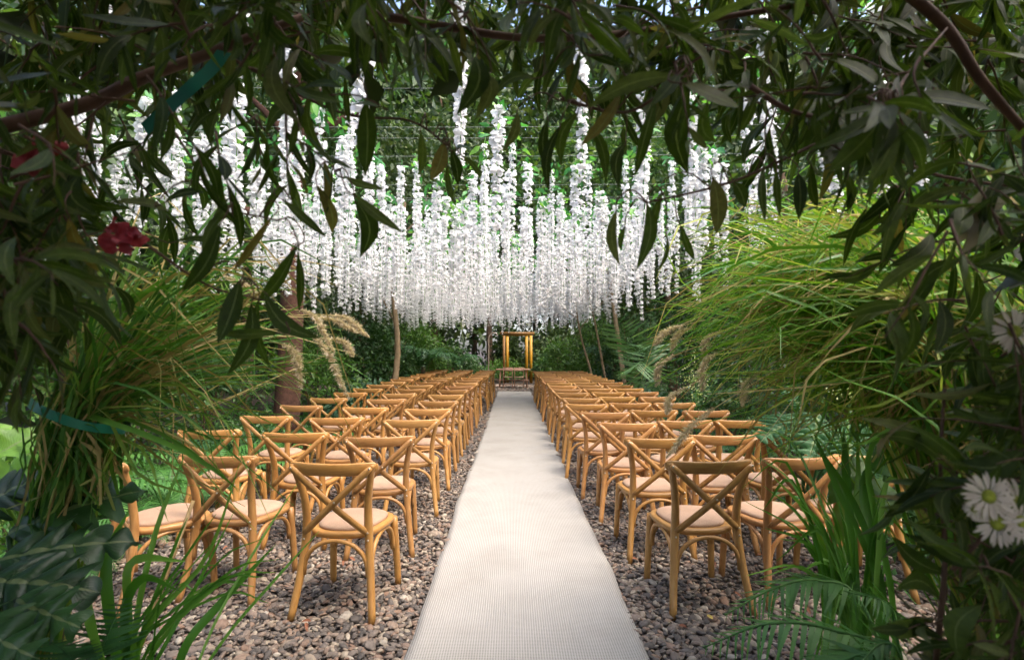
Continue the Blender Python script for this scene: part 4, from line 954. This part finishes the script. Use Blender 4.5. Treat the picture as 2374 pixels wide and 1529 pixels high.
# ------------------------------------------------------------------ leafy arch the picture looks through
arch_o = tag(empty('leafy_arch', (0, 1.2, 0)), 'dark leafy entrance arch of long narrow leaves framing the whole view', 'arch'); AB = np.array((0, 1.2, 0))
ALT = [leaf_t((.20, .23, .19, .26, .21, .24)[k], 7, .10 + .10*k % .3, .22, (-.10, .12, .05, -.04, .16, -.15)[k], .5, .03, k) for k in range(6)]
ALM = [mk('leaf', a[0], a[1], M['arch_leaf'], True, a[2]) for a in ALT]
L_base, L_dir, L_up, L_len, L_wid = [], [], [], [], []
tw = MB()
def add_leaf(b, d, up, ln, wd=1.): L_base.append(b); L_dir.append(d); L_up.append(up); L_len.append(ln); L_wid.append(wd)
r = np.random.default_rng(99)
hero = [((240, 70), (405, 138), 46, 1.0), ((155, 70), (290, 110), 40, 1.05), ((848, 232), (838, 400), 52, 1.1), ((822, 462), (838, 592), 48, 1.1), ((800, 410), (888, 424), 28, 1.15), ((820, 450), (926, 522), 34, 1.1), ((632, 500), (524, 622), 50, 1.05), ((690, 568), (560, 688), 44, 1.05), ((690, 585), (682, 722), 38, 1.08), ((612, 676), (742, 776), 48, 1.0), ((556, 648), (500, 792), 46, 1.0), ((582, 700), (528, 862), 40, 1.05), ((512, 515), (408, 672), 62, .95), ((735, 428), (748, 546), 44, 1.1), ((655, 462), (762, 530), 36, 1.1), ((600, 690), (610, 860), 30, 1.1), ((380, 470), (470, 440), 36, 1.05), ((250, 470), (390, 480), 34, 1.05), ((160, 500), (210, 640), 46, .9), ((75, 600), (210, 575), 42, .9), ((190, 400), (215, 480), 56, .95), ((400, 560), (520, 560), 26, 1.1), ((650, 770), (500, 770), 26, 1.0),
  ((2060, 250), (1884, 302), 44, .9), ((2058, 258), (1925, 392), 56, .88), ((2062, 265), (2052, 428), 46, .88), ((2068, 265), (2125, 425), 44, .9), ((2072, 262), (2155, 405), 46, .88), ((2075, 255), (2212, 348), 60, .88), ((2080, 245), (2288, 312), 50, .92), ((2085, 225), (2318, 238), 50, .92), ((2068, 235), (1932, 78), 60, .95), ((2074, 230), (2145, 80), 30, 1.0), ((2060, 245), (1945, 255), 30, .95), ((1580, 178), (1370, 242), 44, .9), ((1580, 192), (1728, 212), 76, .85), ((1600, 205), (1592, 398), 64, 1.0), ((1640, 232), (1672, 332), 48, .95), ((1575, 170), (1510, 235), 40, .88), ((1440, 215), (1330, 310), 46, .95), ((1520, 230), (1500, 400), 48, 1.05), ((1430, 485), (1428, 612), 30, 1.15), ((1500, 470), (1474, 602), 34, 1.15), ((1578, 522), (1622, 612), 26, 1.15), ((1652, 410), (1668, 542), 48, 1.1), ((1545, 540), (1540, 632), 16, 1.2), ((1535, 440), (1515, 575), 34, 1.15), ((1450, 520), (1445, 585), 18, 1.2), ((1770, 390), (1790, 500), 26, 1.1), ((1800, 390), (1815, 490), 24, 1.1), ((1880, 380), (1915, 480), 36, 1.05), ((1700, 420), (1730, 480), 34, 1.1), ((1850, 400), (1850, 500), 30, 1.1), ((2050, 480), (1930, 560), 34, 1.15), ((2040, 500), (2040, 640), 30, 1.15), ((2010, 480), (1975, 620), 28, 1.15), ((2080, 480), (2100, 600), 30, 1.15),
  ((1030, 330), (1000, 415), 34, 1.2), ((1045, 345), (1065, 430), 30, 1.2), ((1060, 345), (1110, 335), 34, 1.2), ((1038, 380), (1042, 465), 22, 1.2), ((1070, 360), (1115, 415), 18, 1.2), ((975, 300), (950, 402), 36, 1.15), ((1200, 260), (1165, 345), 30, 1.2), ((1270, 270), (1290, 400), 36, 1.1), ((1300, 290), (1270, 440), 30, 1.1), ((1370, 290), (1400, 420), 36, 1.1), ((1340, 260), (1310, 380), 40, 1.1), ((915, 180), (965, 130), 50, 1.05), ((1100, 130), (1050, 230), 60, 1.0), ((1130, 170), (1090, 250), 50, 1.0), ((1240, 180), (1140, 210), 40, 1.0), ((1450, 330), (1440, 420), 34, 1.1), ((700, 240), (600, 300), 46, 1.05), ((560, 290), (460, 340), 34, 1.1), ((640, 130), (690, 260), 50, 1.0), ((880, 250), (800, 230), 40, 1.05), ((2230, 600), (2120, 690), 44, 1.05), ((2180, 620), (2110, 760), 40, 1.1), ((2100, 700), (1985, 755), 36, 1.2), ((2160, 540), (2075, 590), 40, 1.1), ((2230, 470), (2225, 540), 40, .95),
  ((2290, 1340), (2374, 1420), 46, .85), ((2210, 1310), (2180, 1225), 50, .9), ((2215, 1300), (2250, 1225), 56, .9), ((2200, 1090), (2060, 1010), 46, 1.0), ((2180, 1040), (2050, 960), 44, 1.05), ((2150, 1180), (2050, 1150), 44, 1.0), ((2170, 1110), (2260, 1190), 56, .95), ((2180, 1390), (2105, 1370), 50, 1.0), ((2200, 1330), (2075, 1240), 54, 1.0), ((2190, 1480), (2080, 1490), 60, .95), ((2150, 1440), (2060, 1460), 46, 1.0), ((2280, 1400), (2230, 1530), 60, .9), ((2374, 1040), (2225, 1070), 70, .85), ((2230, 1250), (2165, 1205), 40, .95)]
for (bx_, by_), (tx, ty), wpx, d in hero:
    a = P(bx_, by_, d); e = P(tx, ty, d + r.uniform(-.05, .05)); v = e-a; ln = np.linalg.norm(v)
    add_leaf(a, v/ln, np.array([r.normal(0, .35), -1, .45 + r.normal(0, .3)]), ln, min(2., (wpx/FPX*d)/(.26*ln)))
def twig(start, direction, length, nleaf, leaf, droop=.5, r0=.003):
    d = unit(np.array(direction)); pts = [np.array(start)]; k = 7
    for i in range(k):
        d = unit(d + np.array([0, 0, -droop/k]) + r.normal(0, .09, 3)); pts.append(pts[-1] + d*length/k)
    pts = np.array(pts); tube(tw, pts, np.linspace(r0, .0008, k+1), 5, False)
    for j in range(nleaf):
        u = .18 + .82*(j+.5*r.random())/nleaf; i = min(int(u*k), k-1); q = pts[i] + (pts[i+1]-pts[i])*(u*k-i); T = unit(pts[i+1]-pts[i])
        sd = unit(np.cross(T, r.normal(size=3))); dd = unit(T*.55 + sd*.75 + np.array([0, 0, -.55]))
        up = unit(r.normal(size=3)*.7 + np.array([0, -.6, .7])); add_leaf(q, dd, up, leaf*r.uniform(.5, 1.25), r.uniform(.6, 1.08))
bxs = [-400, 100, 200, 300, 450, 650, 850, 1050, 1250, 1450, 1600, 1800, 2000, 2150, 2250, 2800]
bys = [1000, 880, 620, 470, 290, 280, 245, 235, 245, 290, 370, 460, 480, 600, 1000, 1600]
def bnd(px): return float(np.interp(px, bxs, bys))
# top
for k in range(400):
    px = r.uniform(-350, 2750); lim = bnd(px); py = lim - 190 - abs(r.normal(0, 1))*r.choice([90, 220, 420])
    py = max(py, -900); d = r.uniform(.85, 1.75)
    if 700 < px < 1500 and py > 120 and r.random() < .45: continue
    s = P(px, py, d); twig(s, (r.normal(0, .8), r.normal(0, .4)-.1, r.normal(-.25, .5)), r.uniform(.10, .22), int(r.integers(5, 10)), r.uniform(.085, .125)*(.75+.25*d))
for k in range(270):
    px = r.uniform(-150, 480) if k % 2 else r.uniform(1900, 2560); py = r.uniform(-180, 160) if k % 3 else r.uniform(-150, 330) ; d = r.uniform(1.25, 1.8)
    if k % 3 == 0: px, py = r.uniform(300, 2100), r.uniform(-200, 55)
    twig(P(px, py, d), (r.normal(0, .8), r.normal(0, .4), r.normal(-.2, .6)), r.uniform(.12, .25), int(r.integers(7, 12)), r.uniform(.10, .14))
# left side mass
for k in range(130):
    px = 60 - abs(r.normal(0, 200)); py = r.uniform(250, 790); d = r.uniform(.8, 1.6)
    twig(P(px, py, d), (r.normal(.35, .6), r.normal(-.1, .4), r.normal(-.15, .5)), r.uniform(.12, .28), int(r.integers(6, 11)), r.uniform(.085, .12)*(.75+.25*d))
# right column down to the ground
for k in range(280):
    py = r.uniform(420, 1850); edge = np.interp(py, [420, 700, 900, 1100, 1850], [2330, 2390, 2340, 2290, 2220])
    px = edge + 60 + abs(r.normal(0, 170)); d = r.uniform(.85, 1.55)
    twig(P(px, py, d), (r.normal(-.3, .6), r.normal(-.1, .4), r.normal(.1, .6)), r.uniform(.12, .26), int(r.integers(6, 11)), r.uniform(.08, .115)*(.75+.25*d))
for k in range(13):
    px = r.uniform(230, 720); py = np.interp(px, [230, 450, 720], [330, 260, 190]) + r.uniform(-120, 110); d = r.uniform(1.0, 1.5)
    twig(P(px, py, d), (r.normal(.35, .5), r.normal(0, .3), -.55), r.uniform(.12, .24), int(r.integers(5, 9)), r.uniform(.09, .13))
# thicker boughs
for pts, rr in (([P(-150, 330, 1.1), P(190, 245, 1.15), P(330, 180, 1.15), P(470, 130, 1.2), P(700, 40, 1.25)], .017), ([P(2050, -60, 1.15), P(2190, 60, 1.15), P(2270, 180, 1.15), P(2374, 300, 1.2), P(2500, 420, 1.25)], .013), ([P(1740, 200, 1.1), P(1830, 255, 1.1), P(1950, 290, 1.15), P(2150, 400, 1.2), P(2420, 440, 1.2)], .006), ([P(900, 40, 1.2), P(1300, 90, 1.25), P(1800, 20, 1.3), P(2300, -60, 1.3)], .01), ([P(400, 60, 1.3), P(760, 250, 1.25), P(950, 280, 1.2), P(1040, 340, 1.2)], .004), ([P(1300, 230, 1.15), P(1450, 260, 1.1), P(1580, 180, .95)], .004), ([P(2065, 250, .9), P(2100, 180, 1.0), P(2200, 60, 1.15)], .0045), ([P(400, 300, 1.1), P(520, 470, 1.08), P(640, 510, 1.06)], .003), ([P(330, 560, 1.0), P(480, 660, 1.0), P(590, 690, 1.05)], .003), ([P(1900, 330, 1.2), P(1700, 420, 1.15), P(1500, 470, 1.15)], .004), ([P(2210, 1320, .9), P(2280, 1240, .88), P(2300, 1200, .86)], .0035), ([P(2170, 1529, 1.0), P(2190, 1300, 1.0), P(2180, 1080, 1.02), P(2190, 900, 1.05)], .005)):
    tube(tw, spline(pts, 20), np.linspace(rr, rr*.55, 20), 8)
BP = np.concatenate(tw.V)[::3]
for i in range(len(hero)):
    q = L_base[i]; dd = BP - q; dist = np.linalg.norm(dd, axis=1) + (dd[:, 2] < .0)*.15 + (np.linalg.norm(dd, axis=1) < .03)*.5; e = BP[int(np.argmin(dist))]
    tube(tw, spline([q + L_dir[i]*.01, q - L_dir[i]*.02, q*.5 + e*.5 + (0, 0, .02) - L_dir[i]*.015, e], 9), np.linspace(.0011, .002, 9), 5, False)
obj('branches', MB().add(np.concatenate(tw.V) - AB, tw.F).mesh('branches', M['twig']), arch_o)
obj('pole', tube(MB(), [(-1.80, .98, -.1), (-1.79, .97, 1.0), (-1.74, .90, 2.4)], .022, 9).mesh('pole', M['pole']), arch_o)
obj('pole', tube(MB(), [(1.42, .22, -.1), (1.40, .2, 1.0), (1.34, .16, 2.1)], .028, 9).mesh('pole', M['pole']), arch_o)
Lb, Ld, Lu, Ll, Lw = map(np.array, (L_base, L_dir, L_up, L_len, L_wid))
FM = frames(Ld, Lu, Ll*Lw, Ll, Ll)
cen = Lb + Ld*Ll[:, None]*.5; rel = cen - (0, 0, CAMH)
px_ = rel[:, 0]/rel[:, 1]; pz_ = rel[:, 2]/rel[:, 1]; inside = (np.abs(px_) < .95) & (np.abs(pz_) < .64)
score = Ll/rel[:, 1]*inside; score[:len(hero)] += 9
order = np.argsort(-score); ind = order[:300]; rest_i = order[300:]
for k, i in enumerate(ind): obj('leaf', ALM[k % 6], arch_o, mtx=m4(FM[i], Lb[i]-AB))
mb = MB()
for k in range(6):
    ii = rest_i[k::6]; V, F = rep(ALT[k][0], ALT[k][1], FM[ii], Lb[ii]-AB); mb.add(V, F, np.tile(ALT[k][2], (len(ii), 1)))
tag(obj('foliage', mb.mesh('foliage', M['arch_leaf'], True, True), arch_o), kind='stuff')
print('arch leaves', len(Lb))
# hedge and tree added, largely out of view, to shade the arch
r = np.random.default_rng(123); mb = MB(); n = 40000
O = np.stack([r.uniform(-4.5, 4.5, n), r.uniform(-3.5, 1.75, n), r.uniform(0, 3.6, n)], -1)
ax = np.abs(O[:, 0]); px_ = ax/np.maximum(O[:, 1], .01); pz_ = (O[:, 2]-CAMH)/np.maximum(O[:, 1], .01)
infr = (O[:, 1] > 0) & (px_ < 1.03) & (np.abs(pz_) < .74)
corner = infr & (O[:, 1] > 1.45) & ((pz_ > .52) | (px_ > .93))
tun = (ax < 1.45) & (O[:, 2] < 2.5)
O = O[(~infr | corner) & ~(tun & ~corner) & ((O[:, 2] > 2.4) | (ax < 2.6)) & (O[:, 2] < 4.0 - .62*np.maximum(O[:, 1], 0))]
n = len(O); d = unit(r.normal(size=(n, 3)) - (0, 0, .4)); s = r.uniform(.09, .16, n)
mb.add(*rep(LQ[0], LQ[1], frames(d, r.normal(size=(n, 3)), s*.6, s, s), O))
hg = tag(empty('added_shade_hedge', (0, 0, 0)), 'tall dark hedge added around the entrance to shade the leafy arch', 'hedge')
tag(obj('foliage', mb.mesh('foliage', M['hedge'], False), hg), kind='stuff')
def free_tree():  # unseen tree put above and behind the camera to block light
    rr = np.random.default_rng(321)
    o = tag(empty('added_shade_tree', (-2.6, -2.4, 0)), 'unseen tree added above the entrance to shade the arch', 'tree'); b = np.array((-2.6, -2.4, 0))
    obj('trunk', trunk(MB(), rr, (0, 0, -.1), (.6, .5, 4.2), .22, .12, 6, 2.).mesh('trunk', M['bark']), o)
    mb = MB(); crown(mb, rr, np.array((0, -2.2, 5.0))-b, (4.6, 2.6, 1.6), 200, 60, .24, .55, .2, .12)
    tag(obj('crown', mb.mesh('crown', M['hedge'], False), o), kind='stuff')
free_tree()

# flowers and ribbon tucked into the arch
def daisy(label, c, rad, facing, seed):
    r = np.random.default_rng(seed); o = tag(empty('daisy', c), label, 'flower', 'flowers in the arch'); f = unit(np.array(facing, float)); u = unit(np.cross(f, (0.1, .2, 1.))); v = np.cross(f, u)
    tv, tf, tu = leaf_t(.20, 6, .16, .2, .03, .66); me = mk('petal', tv, tf, M['daisy'], True, tu)
    npet = 27
    for k in range(npet):
        a = 2*math.pi*k/npet + r.uniform(-.08, .08); d = u*math.cos(a) + v*math.sin(a) + f*(.12 + .14*(k % 2)); ln = rad*r.uniform(.85, 1.08)
        obj('petal', me, o, mtx=m4(frames(d[None], f[None], ln*.95, ln, ln)[0], (u*math.cos(a)+v*math.sin(a))*rad*.18))
    sv, sf = ico(2); e = sv*(rad*.34, rad*.34, rad*.17); e[:, 2] -= .0; B = np.stack([u, v, f], -1)
    rr = np.hypot(sv[:, 0], sv[:, 1]); e[:, 2] -= rad*.10*np.exp(-(rr/.35)**2)*(sv[:, 2] > 0)
    obj('flower_eye', MB().add(e @ B.T, sf).mesh('flower_eye', M['daisy_eye']), o)
daisy('white daisy with green eye, topmost of the cluster at the lower right', P(2292, 1150, .80), .030, (-.1, -1, .25), 1)
daisy('white daisy with green eye, lowest of the cluster at the lower right', P(2312, 1212, .80), .030, (-.15, -1, .15), 2)
daisy('white daisy cut by the right edge above the others of the cluster', P(2362, 1165, .82), .030, (.1, -1, .3), 3)
daisy('white daisy cut by the right edge at the bottom of the cluster', P(2366, 1210, .80), .030, (.2, -1, .1), 4)
daisy('tiny half open daisy bud left of the daisy cluster', P(2258, 1180, .80), .012, (-.3, -1, .2), 5)
daisy('single pale daisy at the right edge beside the grass', P(2352, 768, .90), .032, (-.2, -1, .1), 6)
def petals_flower(name, label, specs, mat, group):
    c = np.array(specs[0][0]); o = tag(empty(name, c), label, 'flower', group); tv, tf, tu = leaf_t(.75, 9, .35, .3, 0, .6, .45, 3)
    for a, e, w_, up in specs:
        a, e = np.array(a), np.array(e); L = np.linalg.norm(e-a); obj('petal', mk('petal', tv, tf, M[mat], True, tu), o, mtx=m4(frames((e-a)[None], np.array(up, float)[None], w_, L, L)[0], a-c))
def ruffled(label, c, rad, seed):
    r = np.random.default_rng(seed); sp = []
    for k in range(11):
        d = unit(r.normal(size=3)*(1.25, .6, .6)); a = np.array(c) + r.normal(0, rad*.12, 3); sp.append((a, a + d*rad*r.uniform(.7, 1.1), rad*r.uniform(.9, 1.3), r.normal(size=3)*.6 + (0, -1, .3)))
    petals_flower('red_flower', label, sp, 'red', 'red flowers in the arch')
ruffled('crumpled red flower hanging among the leaves at the left', P(282, 545, .95), .038, 4)
ruffled('large dark red flower at the left edge under the bough', P(120, 375, 1.0), .05, 5)
petals_flower('pale_flower', 'pale pink bell of petals at the upper right edge', [(P(2278, 430, .95), P(2248, 560, .95), .06, (0, -1, .1)), (P(2285, 430, .96), P(2275, 575, .95), .065, (0, -1, .1)), (P(2292, 430, .95), P(2310, 570, .95), .06, (.1, -1, .1))], 'daisy', 'pale flowers in the arch')
petals_flower('pale_flower', 'two pale petals hanging at the top edge left of centre', [(P(603, -30, .9), P(608, 26, .9), .018, (0, -1, .1)), (P(618, -30, .9), P(648, 32, .9), .022, (0, -1, .1))], 'daisy', 'pale flowers in the arch')
ribbon('green_ribbon', 'green ribbon end hanging from the bough at the upper left', [P(335, 300, 1.18), P(385, 255, 1.17), P(440, 205, 1.16), P(490, 160, 1.18), P(520, 120, 1.2)], .035, (0, -1, .2))

# small light green flowers below the grass
for k, (px, py, d, s_) in enumerate(((1612, 880, 6.6, .13), (1960, 905, 3.4, .06))):
    r = np.random.default_rng(900+k); c = P(px, py, d); o = tag(empty('pale_green_flower', (c[0], c[1], 0)), ('pale lime flower spike behind the seed plumes', 'small pale umbel flower in the dark below the grass')[k], 'flower', 'pale flowers in the border')
    obj('stem', tube(MB(), [(0, 0, 0), (.01, 0, float(c[2]))], .004, 5).mesh('stem', M['strap']), o); mb = MB(); n = 260
    Q = r.normal(size=(n, 3))*(s_*.6, s_*.5, s_*(1.2 if k == 0 else .4)) + (0, 0, float(c[2])); s = r.uniform(.012, .03, n)
    mb.add(*rep(LQ[0], LQ[1], frames(r.normal(size=(n, 3)), r.normal(size=(n, 3)), s*.7, s, s), Q)); tag(obj('florets', mb.mesh('florets', M['umbel'], False), o), kind='stuff')
